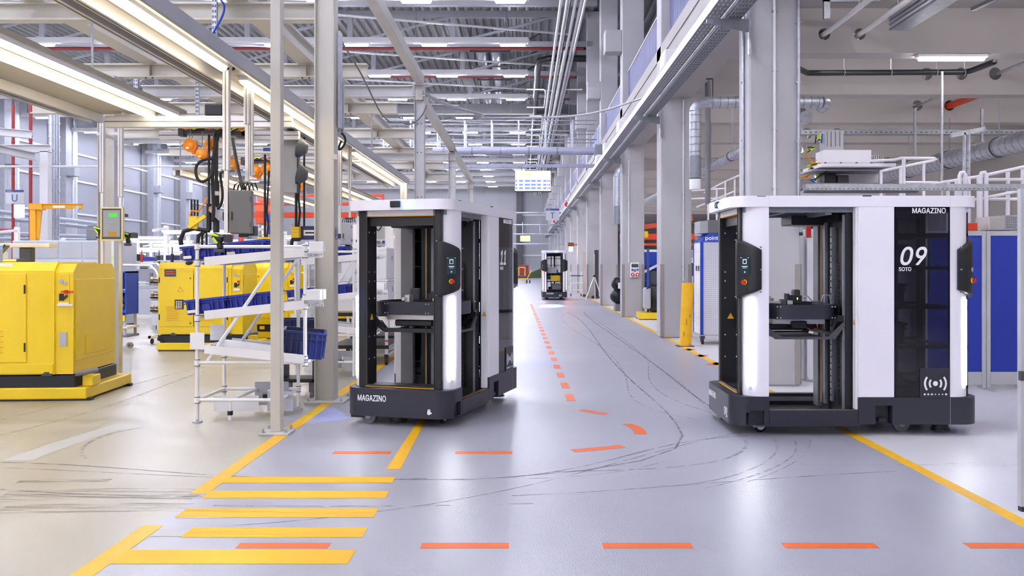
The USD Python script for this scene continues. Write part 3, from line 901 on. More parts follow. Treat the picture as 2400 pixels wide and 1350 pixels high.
# ------------------------------------------------------------------ ribbed stacking bins
def bin_parts(L, W, H, m, mi):
    """a plastic stacking bin: tapered shell, rim, ribs, label pocket; returns (name, shape, material)"""
    out = []
    w = .012
    sh = B()
    for x0, x1, y0, y1 in ((-L / 2, L / 2, -W / 2, -W / 2 + w), (-L / 2, L / 2, W / 2 - w, W / 2), (-L / 2, -L / 2 + w, -W / 2, W / 2), (L / 2 - w, L / 2, -W / 2, W / 2)):
        sh.box(x0, x1, y0, y1, 0, H)
    sh.box(-L / 2 + .004, L / 2 - .004, -W / 2 + .004, W / 2 - .004, 0, .014)
    v, f = sh.arr()
    k = 1 - .07 * (1 - v[:, 2] / H)
    v[:, 0] *= k; v[:, 1] *= k
    out.append(('shell', B().raw(v, f), m))
    o = .014
    rim = B()
    for z0, z1 in ((H - .022, H), (H * .72, H * .72 + .008)):
        rim.box(-L / 2 - o, L / 2 + o, -W / 2 - o, -W / 2 + .004, z0, z1).box(-L / 2 - o, L / 2 + o, W / 2 - .004, W / 2 + o, z0, z1)
        rim.box(-L / 2 - o, -L / 2 + .004, -W / 2, W / 2, z0, z1).box(L / 2 - .004, L / 2 + o, -W / 2, W / 2, z0, z1)
    out.append(('rim', rim, m))
    rib = B()
    for x in (-.44, -.3, -.16, .16, .3, .44):
        for s in (-1, 1):
            rib.box(x * L - .006, x * L + .006, s * W / 2 * .97, s * (W / 2 + .01), H * .04, H * .98)
    for y in (-.4, -.2, .2, .4):
        for s in (-1, 1):
            rib.box(s * L / 2 * .97, s * (L / 2 + .01), y * W - .006, y * W + .006, H * .04, H * .98)
    out.append(('rib', rib, m))
    out.append(('label_pocket', B().box(-.1 * L, .1 * L, -W / 2 - .008, -W / 2, H * .2, H * .62), mi))
    return out


def bin_thing(label, loc, rz=0., L=.4, W=.3, H=.2, m=None, tilt=0., group=None, card=False, axis='y'):
    t = thing('stacking_bin', label, 'bin', loc, rz, group)
    M = trimesh.transformations.rotation_matrix(math.radians(tilt), (0, 1, 0) if axis == 'y' else (1, 0, 0))
    for nme, b, mm in bin_parts(L, W, H, m or BLUE, m or BLUE):
        part(nme, b.move(M), mm, t, kind='stuff' if nme == 'rib' else None)
    if card:
        part('label_card', B().box(-.46 * L, -.26 * L, -W / 2 - .014, -W / 2 - .011, H * .12, H * .32).move(M), PAPER, t)
    return t


def robot_bins(t, R, rz, slots, texts):
    c, s = math.cos(math.radians(rz)), math.sin(math.radians(rz))
    for (x, y, z), lab in zip(slots, texts):
        bin_thing(lab, (R[0] + c * x - s * y, R[1] + s * x + c * y, R[2] + z), rz, .4, .56, .2, BLUE if 'bright' in lab else DBLUE)


robot_bins(r09, R09, 0, ((.31, -.1, 1.53), (.31, -.1, 1.17), (.31, -.1, .81)),
           ('bright blue bin on the top shelf inside the robot numbered 09', 'bright blue bin on the middle shelf inside the robot numbered 09', 'dark blue bin on the low shelf inside the robot numbered 09'))
robot_bins(r11, R11, 73.3, ((.36, -.1, .81), (.36, -.1, .45), (.76, .0, 1.17)),
           ('bright blue bin on the second shelf inside the robot numbered 11', 'dark blue bin on the lowest shelf inside the robot numbered 11', 'dark blue bin high inside the robot numbered 11'))
# ------------------------------------------------------------------ steel frame of the assembly line
def base_plate(t, x0, x1, y0, y1):
    part('base_plate', B().box(x0, x1, y0, y1, 0, .022, .004), STEELW, t)
    for x in (x0 + .035, x1 - .035):
        for y in (y0 + .035, y1 - .035):
            part('anchor_bolt', B().cyl((x, y, .022), (x, y, .032), .018, 6).cyl((x, y, .032), (x, y, .055), .008, 6), GALV, t)


p = thing('steel_post', 'slim square cream steel post bolted to the floor beside the flow rack', 'post', (-2.27, 7.82, 0))
part('tube', B().box(-.047, .047, -.055, .055, .02, 4.6, .006), STEEL, p)
base_plate(p, -.135, .135, -.12, .14)
p = thing('steel_column', 'broad cream steel column with a round pictogram and bolted foot plate', 'column', (-2.25, 9.67, 0))
part('flange', B().box(-.11, -.096, -.11, .11, .02, 4.62, .003), STEEL, p)
part('flange', B().box(.096, .11, -.11, .11, .02, 4.62, .003), STEEL, p)
part('web', B().box(-.096, .096, -.05, -.035, .02, 4.62), STEEL, p)
base_plate(p, -.2, .24, -.2, .24)
part('pictogram_disc', B().prism(Point(0, 1.9).buffer(.075), .1101, .1121, 'yz'), WPLAS, p)
q = B().ring((.1125, 0, 1.9), .07, .005, 'x', 24, 4)
q.box(.1121, .1131, -.02, .02, 1.86, 1.94)
part('pictogram', q, INK, p)
part('pipe_clamp', B().box(.09, .15, -.115, -.08, 2.72, 2.78, .005), STEELW, p)
part('wall_conduit', B().box(.125, .15, .02, .16, 3.1, 4.2), GALV, p)

T = thing('cross_girder', 'cream steel girder across the assembly line, first from the viewpoint', 'girder', (0, 9.67, 4.298))
part('section', ibeam(B(), (-9, 0, 0), (-2.36, 0, 0), .16, .2), STEEL, T)
part('end_plate', B().box(-2.36, -2.345, -.09, .09, -.02, .22), STEEL, T)
for k, (D, xe, nm) in enumerate(((12.6, -2.32, 'second'), (15.6, -2.34, 'third'), (18.6, -2.34, 'fourth'), (21.6, -2.34, 'fifth'), (24.6, -2.34, 'sixth'), (27.6, -2.34, 'seventh'))):
    T = thing('cross_girder', f'cream steel girder across the assembly line, {nm} from the viewpoint', 'girder', (0, D, 4.298))
    part('section', ibeam(B(), (-9, 0, 0), (xe, 0, 0), .16, .2), STEEL, T)
    for x in (-7.7, -5.52, -3.22):
        part('stiffener', B().box(x - .006, x + .006, -.075, .075, .01, .19), STEEL, T)
        for s in (-.05, .05):
            part('bolt', B().cyl((x + s, -.06, -.02), (x + s, -.06, 0), .012, 6), DGREY, T)
for xr, lab in ((-3.10, 'deep cream runway girder above the light rails'), (-5.39, 'deep cream runway girder above the far side of the assembly line'), (-7.8, 'deep cream runway girder over the machine cabinets')):
    L = thing('runway_girder', lab, 'girder', (xr - .125, 4.0, 4.5))
    part('bottom_flange', B().box(-.125, .125, 0, 26, 0, .02), STEEL, L)
    part('web', B().box(-.09, .09, 0, 26, .02, .22), STEEL, L)
    part('top_flange', B().box(-.125, .125, 0, 26, .22, .24), STEEL, L)
# two-storey portal along the lane edge: three columns, their girders
for D, zt, lab in ((13.4, 4.37, 'cream portal column at the lane edge just past the flow racks'), (19.4, 4.1, 'cream portal column at the lane edge, second of the portals'), (26., 4.05, 'cream portal column at the lane edge, third of the portals')):
    p = thing('portal_column', lab, 'column', (-1.65, D, 0))
    part('flange', B().box(-.08, -.068, -.08, .08, 0, zt, .002), STEELW, p); part('flange', B().box(.068, .08, -.08, .08, 0, zt, .002), STEELW, p)
    part('web', B().box(-.068, .068, -.04, -.03, 0, zt), STEELW, p)
    part('head_plate', B().box(-.1, .1, -.1, .1, zt - .2, zt - .185).box(-.1, .1, -.1, .1, zt - .02, zt), STEEL, p)
    for z in (1.9, 2.6, 3.3, 3.75):
        q = B()
        for s in (-.03, .03):
            q.cyl((s, -.045, z), (s, -.04, z), .01, 6)
        part('bolt_row', q, DGREY, p)
    T = thing('portal_girder', f'white girder running from the assembly line to the {"first second third".split()[int((D - 13) / 6)]} portal column', 'girder', (0, D, zt - .2))
    part('section', ibeam(B(), (-6, 0, 0), (-1.735, 0, 0), .15, .18), STEELW, T)
    part('end_plate', B().box(-1.75, -1.735, -.08, .08, -.02, .2), STEELW, T)
for y0, y1, z, lab in ((4.5, 13.5, 4.37, 'long cream portal girder slanting away overhead to the first portal column'), (13.3, 19.5, 4.11, 'cream portal girder between the first and second portal columns'), (19.3, 26.1, 4.06, 'cream portal girder between the second and third portal columns')):
    L = thing('portal_girder', lab, 'girder', (-1.65, y0, z))
    part('box_section', B().box(-.06, .06, 0, y1 - y0, 0, .16, .006), STEEL, L)
# perforated uprights and loose cables near the ceiling of the frame
for (px, y0, y1, D, w), lab in zip(((502, -30, 100, 9.4, .05), (797, 190, 315, 9.9, .08), (462, 186, 268, 12.6, .05), (318, 185, 225, 12.5, .06)), ('perforated galvanised hanger above the light rails', 'perforated galvanised cable duct beside the broad steel column', 'thin perforated hanger behind the black box on the gantry', 'short perforated hanger under the second cross girder')):
    u = thing('perforated_upright', lab, 'upright', (X(px, D), D, 0))
    part('channel', B().box(-w / 2, w / 2, 0, .04, Z(y1, D), Z(y0, D)), GALV, u)
    q = B()
    for k in range(int((Z(y0, D) - Z(y1, D)) / .06)):
        z = Z(y1, D) + .03 + k * .06
        for s in (-.25, .25):
            q.box(s * w - .006, s * w + .006, -.002, 0, z, z + .03)
    part('slot', q, DGREY, u, kind='stuff')


def cable(lab, pts, r, m=DGREY, name='cable', cat='cable'):
    from scipy.interpolate import CubicSpline
    P = np.array(pts, float)
    t = np.r_[0, np.cumsum(np.linalg.norm(np.diff(P, axis=0), axis=1))]
    Q = CubicSpline(t, P)(np.linspace(0, t[-1], 8 * len(P)))
    return one(name, B().tube(Q, r, 7), m, lab, cat, smooth=True)


cable('thin grey cable drooping past the broad steel column to the portal', [at(762, 0, 9.9), at(800, 95, 10.6), at(850, 180, 11.5), at(890, 260, 12.4), at(930, 288, 13.2)], .011, MGREY)
cable('thin grey cable sagging off the portal column head', [at(1000, 246, 13.3), at(985, 275, 13.3), at(965, 290, 13.3), at(940, 285, 13.3)], .011, MGREY)
cable('bundle of pale cables swinging from the portal column over the lane', [at(1000, 222, 13.4), at(1060, 250, 15), at(1130, 270, 18), at(1240, 276, 23), at(1340, 272, 23), at(1430, 255, 22), at(1520, 226, 20.5)], .03, LGREY)
cable('dark cable looping over the light rail end', [at(535, 160, 7.3), at(531, 130, 7.3), at(540, 113, 7.3), at(547, 130, 7.35), at(546, 162, 7.4)], .012, BLACK)
cable('blue and green cable strung beside the perforated hanger', [at(517, 0, 9.3), at(525, 15, 9.3), at(520, 40, 9.3), at(508, 62, 9.3), at(500, 78, 9.3)], .012, TBLUE)
cable('coiled dark cable under the galvanised cable duct', [at(800, 312, 9.9), at(808, 322, 9.9), at(807, 338, 9.9), at(797, 350, 9.9), at(800, 330, 9.9)], .014, BLACK)

# ------------------------------------------------------------------ light rails of the assembly stations
RZ = 3.2


def rail(lab, xs, x0, x1, y0, y1, segs, fascia=None):
    t = thing('light_rail', lab, 'light rail', (0, y0, RZ))
    L = y1 - y0
    part('carrier', B().box(x0, x1, 0, L, .06, .1), pm('carrier_beige', 'B0A898', .5) if not stage.GetPrimAtPath('/World/Looks/carrier_beige') else UsdShade.Material.Get(stage, '/World/Looks/carrier_beige'), t)
    for x in (x0 + .03, x0 + .16):
        part('profile', B().box(x - .025, x + .025, 0, L, -.04, .06, .004), ALU, t)
        part('profile_slot', B().box(x - .006, x + .006, .01, L - .01, -.0415, -.04), DGREY, t)
    q = B()
    for k in range(int(L / .42)):
        q.box(x0 + .075, x0 + .115, .2 + k * .42, .26 + k * .42, .052, .06)
    part('slot_nut', q, DGREY, t, kind='stuff')
    if fascia:
        part('fascia', B().box(fascia, fascia + .02, 0, L, .03, .14), LGREY, t)
        part('fascia_trim', B().box(fascia - .03, fascia, 0, L, .02, .05), ALU, t)
    for y in (9.67, 12.6, 15.6, 18.6, 21.6, 24.6):
        if y0 < y < y1:
            part('hanger_rod', B().cyl((x0 + .1, y - y0, .1), (x0 + .1, y - y0, 1.1), .012, 6), GALV, t)
    for x in xs:
        for a, b in segs:
            lt = part('lamp', B().box(x - .045, x + .045, a - y0, b - y0, .02, .06), WPLAS, t)
            part('diffuser', B().prism(arc((0, .02), .04, 180, 360, 7)[:, [0, 2]], a - y0 + .02, b - y0 - .02, 'xz').move(trimesh.transformations.translation_matrix((x, 0, 0))), L_WARM, lt)
    return t


rail('warm glowing light rail along the lane side of the assembly line', (-2.56,), -2.9, -2.44, -6., 17.9, ((-5.9, -.5), (-.2, 3.6), (3.9, 7.25), (7.75, 11.9), (12.7, 17.8)), -2.44)
rail('double warm light rail along the far side of the assembly line', (-3.93, -4.2), -5.0, -3.86, -6., 9.75, ((-5.9, -.5), (-.2, 4.1), (4.3, 9.6)))
rail('warm light rail deep in the assembly line behind the gantry', (-4.0,), -4.5, -3.9, 14.8, 24, ((14.9, 17.), (17.4, 23.8)))
rail('warm light rail over the third row of stations', (-5.9,), -6.4, -5.8, 15.5, 24.7, ((15.6, 22.), (22.4, 24.6)))

# gantry beams that carry the hoists
for x0, x1, D, py, h, lab in ((-4.72, -2.62, 9.62, 286, .13, 'thick aluminium gantry beam at the end of the double light rail'), (-4.4, -2.72, 10.3, 318, .11, 'lower aluminium gantry beam carrying the orange balancers'),
                              (-4.3, -3.0, 12.6, 352, .1, 'white gantry beam with a small blue sign behind the balancers'), (-4.5, -2.6, 13.5, 374, .09, 'distant aluminium gantry beam over the second station')):
    g = thing('gantry_beam', lab, 'beam', (0, D, Z(py, D)))
    part('profile', B().box(x0, x1, -.04, .04, -h / 2, h / 2, .006), ALU, g)
    part('groove', B().box(x0, x1, -.0415, -.04, -.006, .006), MGREY, g)
    for x in (x0 + .2, x1 - .2):
        part('hanger', B().box(x - .02, x + .02, -.02, .02, h / 2, RZ - Z(py, D) - .04 if RZ - Z(py, D) - .04 > h / 2 else h / 2 + .05), ALU, g)
    if 'sign' in lab:
        part('sign_plate', B().box(-3.85, -3.42, -.045, -.0415, -.02, .03), INK, g)
        part('sign_line', B().box(-3.7, -3.45, -.047, -.045, .0, .01), WPLAS, g)
# light panel frame at the gantry's end and a black box on top
one('junction_box', B().box(X(483, 9.7), X(524, 9.7), 9.65, 9.9, Z(272, 9.7), Z(245, 9.7), .01), BLACK, 'black box sitting on the thick gantry beam', 'box')


def telescopic_post(lab, px, D, y0, y1, y2, w=.055):
    t = thing('telescopic_post', lab, 'post', (X(px, D), D, 0))
    part('outer_tube', B().box(-w / 2, w / 2, -w / 2, w / 2, Z(y1, D), Z(y0, D), .004), ALU, t)
    part('groove', B().box(-.004, .004, -w / 2 - .001, -w / 2, Z(y1, D), Z(y0, D)), MGREY, t)
    part('inner_tube', B().box(-w * .3, w * .3, -w * .3, w * .3, Z(y2, D), Z(y1, D)), ALU, t)
    return t


telescopic_post('long telescopic aluminium post holding the grey control cabinet', 531, 7.35, 166, 400, 546)
telescopic_post('telescopic aluminium post just behind the grey cabinet post', 579, 7.95, 200, 292, 425, .05)
telescopic_post('short grooved aluminium post ending above the cabinets', 589, 8.1, 205, 412, 413, .04)
telescopic_post('bright telescopic post beside the broad steel column', 796, 11.9, 322, 480, 640, .06)
telescopic_post('slim telescopic post above the pale cabinet at the second station', 820, 12.4, 332, 440, 540, .05)
telescopic_post('bright telescopic post under the far light rail end', 947, 17.6, 424, 470, 640, .14)
telescopic_post('grooved post framing the monitor on its far side', 240, 11.4, 275, 452, 889, .06)
telescopic_post('grooved post framing the monitor on its lane side', 283, 11.4, 280, 462, 889, .06)


def cabinet(lab, px, py0, py1, D, w, d, rz, m=MGREY):
    z0, z1 = Z(py1, D), Z(py0, D)
    t = thing('control_cabinet', lab, 'cabinet', (X(px, D), D, z0), rz)
    H = z1 - z0
    part('body', B().box(-w / 2, w / 2, -d / 2 + .015, d / 2, 0, H, .006), m, t)
    part('door', B().box(-w / 2 + .004, w / 2 - .004, -d / 2, -d / 2 + .014, .004, H - .004, .004), m, t)
    part('door_handle', B().box(-w / 2 + .02, -w / 2 + .03, -d / 2 - .01, -d / 2, H * .3, H * .5), BLACK, t)
    part('hinge', B().box(w / 2 - .02, w / 2 - .01, -d / 2 - .006, -d / 2, H * .15, H * .25).box(w / 2 - .02, w / 2 - .01, -d / 2 - .006, -d / 2, H * .75, H * .85), DGREY, t)
    q = B()
    for k in range(5):
        x = -w * .35 + k * w * .17
        q.tube([(x, 0, H), (x + .01, 0, H + .05), (x + .05, -.02, H + .07), (x + .07, .02, H + .01)], .007, 5)
    part('cable_loop', q, BLACK, t, True)
    part('bracket', B().box(-w / 2 - .06, -w / 2, -.015, .015, H * .3, H * .5), DGREY, t)
    part('plug', B().box(-w * .1, w * .3, -.03, .03, -.03, 0), BLACK, t)
    return t


cabinet('grey control cabinet hanging at the end of the long telescopic post', 566, 447, 548, 7.4, .19, .14, 12, pm('cabinet_grey', '706E6C', .5))
cabinet('pale grey control cabinet beside the post with the pictogram', 812, 522, 574, 11.9, .16, .12, 20, LGREY)
one('battery_pack', B().box(X(586, 7.5), X(601, 7.5), 7.45, 7.55, Z(553, 7.5), Z(530, 7.5), .006), DGREY, 'dark battery box under the grey control cabinet', 'box')
# hanging loudspeaker-like panel with two dark horns
pn = thing('horn_panel', 'tall grey panel with two dark horns hanging behind the slim steel post', 'panel', (X(681, 10.4), 10.4, 0))
part('board', B().box(-.085, .085, -.02, .02, Z(452, 10.4), Z(302, 10.4), .004), pm('horn_board', '9C9CA0', .5), pn)
part('frame', B().box(.085, .1, -.03, .03, Z(452, 10.4), Z(302, 10.4)), BLACK, pn)
for py in (345, 408):
    z = Z(py, 10.4)
    part('horn', B().tube([(.1, 0, z), (.14, 0, z - .01), (.2, 0, z - .02)], [.13, .11, .055], 14), pm('horn_%d' % py, '4E5158', .45), pn, 40)


# orange balancers hanging from the gantry
def balancer(lab, px, py, D, r, loc_only=False):
    t = thing('spring_balancer', lab, 'balancer', at(px, py, D))
    part('drum', B().cyl((0, -r * .5, 0), (0, r * .5, 0), r, 22).ball((0, -r * .35, 0), r * .92, 2, (1, .6, 1)), ORAN, t, 50)
    part('neck', B().cyl((r * .3, 0, -r * .5), (r * .55, 0, -r * 1.25), r * .45, 12, r * .3), ORAN, t, 40)
    part('hook', B().ring((0, 0, r * 1.25), r * .25, r * .06, 'y', 12, 5), GALVD, t, True)
    part('hanger', B().tube([(0, 0, r * 1.4), (0, 0, max(r * 2.3, (3.08 if D < 12 else 3.2) - Z(py, D)))], r * .08, 6), GALVD, t)
    part('type_plate', B().box(-r * .4, r * .1, -r * .96, -r * .9, -r * .6, -r * .35), PAPER, t)
    return t


balancer('round orange spring balancer hanging first under the gantry beam', 447, 341, 9.9, .078)
balancer('small orange spring balancer hanging low between two rounder ones', 474, 362, 9.8, .062)
balancer('round orange spring balancer beside the black tool column', 496, 340, 10., .075)
balancer('orange balancer half hidden behind the long telescopic post', 548, 384, 10.3, .07)
balancer('orange balancer at the second station near the slim steel post', 600, 402, 13.5, .1)
balancer('orange balancer half hidden by the slim steel post', 629, 397, 13.5, .1)
balancer('little orange balancer below the horn panel', 703, 432, 12.6, .07)
for (px, py, D, w), lab in zip(((472, 308, 10., .5), (604, 378, 13.5, .5), (545, 312, 10.1, .25)), ('hoist trolley tangled with cables above the first orange balancers', 'hoist trolley above the orange balancers of the second station', 'small dark trolley beside the long telescopic post')):
    t = thing('hoist_trolley', lab, 'trolley', at(px, py, D))
    part('frame', B().box(-w / 2, w / 2, -.05, .05, -.03, .02).box(-w / 2, -w / 2 + .06, -.06, .06, -.06, .06).box(w / 2 - .06, w / 2, -.06, .06, -.06, .06), DGREY, t)
    part('cover', B().box(-w * .2, w * .1, -.07, .07, .0, .05, .01), BLACK, t)
    for k, m in enumerate((ORAN, LIME, BLACK, REDB, YEL)):
        x = -w * .4 + k * w * .18
        part('cable', B().tube([(x, -.07, .03), (x + .06, -.09, .01), (x + .12, -.08, .05), (x + .2, -.07, .02)], .008, 5), m, t, True)

# hanging tools: black columns, hoses, grippers with yellow jaws
t = thing('tool_column', 'tall black manipulator column hanging from the hoist trolley', 'manipulator', at(507, 305, 9.9))
zz = Z(545, 9.9) - Z(305, 9.9)
part('tube', B().cyl((0, 0, 0), (0, 0, zz * .62), .022, 10).cyl((0, 0, zz * .5), (0, 0, zz), .035, 10), BLACK, t, 40)
part('slim_tube', B().cyl((-.085, 0, -.05), (-.085, 0, zz), .014, 8).cyl((-.085, 0, zz * .72), (-.085, 0, zz * .98), .028, 10), BLACK, t, 40)
part('collar', B().cyl((0, 0, zz * .6), (0, 0, zz * .64), .045, 12), ALU, t, 40)
part('tag_board', B().box(.05, .13, -.04, -.035, zz * .72, zz * .55), PAPER, t)
part('bracket', B().bar((-.04, -.05, zz * .76), (.08, -.05, zz * .86), .09, .01, (0, 1, 0)), LGREY, t)
part('handle', B().tube([(-.1, 0, zz * .98), (-.25, -.03, zz * .96), (-.36, -.04, zz * .99), (-.4, -.04, zz * 1.07), (-.39, -.04, zz * 1.12)], .026, 9), BLACK, t, True)
part('hook_jaw', B().tube([(-.13, 0, zz * .99), (-.2, -.02, zz * 1.03), (-.21, -.02, zz * 1.12), (-.18, -.02, zz * 1.15)], .022, 8).box(-.17, -.15, -.02, .0, zz * 1., zz * 1.2).box(-.12, -.1, -.02, 0, zz, zz * 1.2), RUB, t, True)
part('yellow_block', B().box(-.3, -.2, -.06, .0, zz * .97, zz * .84, .01).bar((-.29, -.07, zz * .95), (-.1, -.07, zz * .84), .03, .04), YEL, t)
q = B()
for k in range(3):
    q.cyl((-.28 + k * .035, -.02, zz * .84), (-.28 + k * .035, -.02, zz * .68), .012, 8)
part('gas_spring', q, BLACK, t, 40)
part('orange_cable', B().tube([(-.28, -.06, zz * .84), (-.26, -.08, zz * .79), (-.18, -.08, zz * .8), (-.12, -.06, zz * .72), (-.09, -.03, zz * .66)], .01, 6), ORAN, t, True)
part('eye_ring', B().ring((-.04, -.05, zz * .77), .022, .008, 'y', 14, 6), ORAN, t, True)
cable('black hose coiled in a wide loop around the manipulator column', [at(500, 345, 9.8), at(495, 372, 9.75), at(480, 374, 9.7), at(463, 385, 9.7), at(459, 405, 9.7), at(470, 425, 9.7), at(487, 420, 9.7), at(497, 395, 9.75), at(503, 340, 9.8), at(504, 312, 9.8)], .017, RUB, 'hose', 'hose')
cable('thick black hose sagging from the trolley along the manipulator column', [at(514, 310, 9.8), at(502, 360, 9.78), at(498, 430, 9.78), at(500, 470, 9.78), at(498, 520, 9.78)], .02, RUB, 'hose', 'hose')
cable('black hose slanting down to the grey control cabinet', [at(545, 325, 8.2), at(552, 365, 8.), at(560, 405, 7.8), at(571, 442, 7.5)], .015, RUB, 'hose', 'hose')
cable('black hose hanging in a thin bow beside the manipulator column', [at(528, 405, 7.36), at(517, 418, 7.5), at(521, 450, 7.5), at(510, 490, 7.5)], .012, RUB, 'hose', 'hose')
for (px, py, D, s), lab in zip(((512, 560, 7.6, 1.), (298, 553, 11.3, 1.1), (232, 540, 11.3, .9)), ('black and lime cordless screwdriver docked below the control cabinet', 'black and lime cordless screwdriver docked beside the monitor', 'black cordless screwdriver on the far side of the monitor')):
    t = thing('power_screwdriver', lab, 'power tool', at(px, py, D))
    part('motor', B().bar((-.05 * s, 0, .03), (.05 * s, 0, .0), .06 * s, .06 * s, c=.01).bar((.0, 0, 0), (.02, 0, -.09 * s), .045 * s, .05 * s, c=.01), BLACK, t)
    part('lime_band', B().bar((-.06 * s, -.032 * s, .045 * s), (.03 * s, -.032 * s, .02), .004, .02 * s).bar((-.04 * s, -.032 * s, .01), (.0, -.032 * s, -.04), .004, .02 * s), LIME, t)
    part('bit_holder', B().box(.05 * s, .12 * s, -.03, .03, -.03, .04 * s, .006), DGREY, t); part('battery', B().box(-.03, .05, -.03, .03, -.12 * s, -.09 * s, .006), DGREY, t)
    hx = {512: .14, 298: -.13, 232: .07}[px]; hy = {512: -.25, 298: .1, 232: .1}[px]
    part('holder_arm', B().bar((0, 0, .02), (hx, hy, .02), .02, .02), DGREY, t)
for (px, py, D, w), lab in zip(((621, 567, 12.6, .2), (694, 545, 10.8, .1)), ('yellow perforated gripper box hanging behind the flow rack', 'yellow gripper box with a black bow handle behind the broad column')):
    t = thing('gripper', lab, 'gripper', at(px, py, D))
    part('box', B().box(-w / 2, w / 2, -.05, .05, -.07, .07, .006), YEL, t)
    q = B()
    for i in range(4):
        for k in range(3):
            q.cyl((-w * .35 + i * w * .23, -.052, -.04 + k * .04), (-w * .35 + i * w * .23, -.05, -.04 + k * .04), .008, 6)
    part('hole', q, YELD, t, kind='stuff')
    part('stem', B().cyl((0, 0, .07), (0, 0, 3.17 - Z(py, D)), .018, 8), BLACK, t, 40)
    part('jaw', B().tube([(-w * .4, 0, -.07), (-w * .55, 0, -.12), (-w * .6, 0, -.2)], .022, 7).box(-w * .3, w * .5, -.05, .05, -.11, -.07, .01), RUB, t)
    part('hose', B().tube([(.03, 0, .07), (.05, 0, .25), (.03, 0, .45), (.06, 0, Z(400, D) - Z(py, D))], .014, 7), RUB, t, True)
    part('eye_ring', B().ring((-.03, 0, .09), .02, .006, 'y', 12, 5).ring((.04, 0, .09), .02, .006, 'y', 12, 5), ORAN, t, True)
nb = thing('scale_box', 'dark blue box with a pale slot plate beside the broad steel column', 'box', at(722, 546, 10.9))
part('body', B().box(-.09, .09, -.06, .06, -.085, .085, .006), DBLUE, nb)
part('slot_plate', B().box(-.04, .09, -.064, -.06, -.035, .035), WPLAS, nb)
part('slot', B().box(-.02, .09, -.066, -.064, -.01, .01), BLACK, nb)
part('hanger', B().cyl((-.05, 0, .085), (-.05, 0, 3.17 - Z(546, 10.9)), .014, 8), BLACK, nb, 40)

# ------------------------------------------------------------------ monitor on the line's steel stanchion
tie = thing('tie_bar', 'aluminium bar tying the two monitor posts back to the wide steel column', 'bar', (0, 11.4, 3.3))
part('cross_bar', B().box(X(238, 11.4), X(285, 11.4), .03, .07, -.02, .02), ALU, tie)
part('back_bar', B().box(-5.75, -5.71, .05, 1.03, -.02, .02).box(-6.05, -5.71, 1.03, 1.06, -.02, .02), ALU, tie)
st = thing('steel_column', 'wide pale steel column behind the hanging monitor', 'column', (X(257, 12.5), 12.5, 0))
part('flange', B().box(-.125, -.11, -.12, .12, 0, 4.29), STEEL, st); part('flange', B().box(.08, .125, -.12, .12, 0, 4.29), STEELW, st)
part('web', B().box(-.11, .08, -.06, -.04, 0, 4.29), STEEL, st)
part('label_strip', B().box(.085, .12, -.123, -.12, .2, 1.9), WPLAS, st)
for z in (1.65, 1.05, 1.62):
    part('green_mark', B().box(.085, .12, -.125, -.123, z, z + .012), LIME, st)
mo = thing('monitor', 'hanging monitor with a grey screen and green field in an aluminium frame', 'monitor', at(264, 525, 11.2))
w, h = .255 * .5, .4 * .5
part('case', B().box(-w, w, -.02, .04, -h, h, .005), DGREY, mo)
for s in (-1, 1):
    part('mount', B().box(s * (w - .04), s * (w - .01), .04, .19, .1, .14), DGREY, mo)
part('frame', B().box(-w - .02, -w, -.03, .02, -h - .02, h + .02).box(w, w + .02, -.03, .02, -h - .02, h + .02).box(-w, w, -.03, .02, h, h + .02).box(-w, w, -.03, .02, -h - .02, -h), pm('cream_frame', 'D9CBA6', .5), mo)
part('screen', B().box(-w + .012, w - .022, -.023, -.02, -h + .03, h - .02), SCRGY, mo)
part('green_field', B().box(-.04, .07, -.0245, -.023, .09, .14), SCRG, mo)
part('amber_field', B().box(-.045, .065, -.0245, -.023, -.165, -.1), em('screen_amber', (.5, .25, .04), .8), mo)
q = B()
for k in range(7):
    q.box(-.1, -.1 + .04 + .02 * (k % 3), -.0242, -.023, .07 - k * .022, .073 - k * .022)
part('screen_text', q, LGREY, mo, kind='stuff')
part('corner_guard', B().box(-w - .022, -w + .0, -.034, -.03, -h - .02, -h + .07).box(w, w + .022, -.034, -.03, -h - .02, -h + .05), YEL, mo)
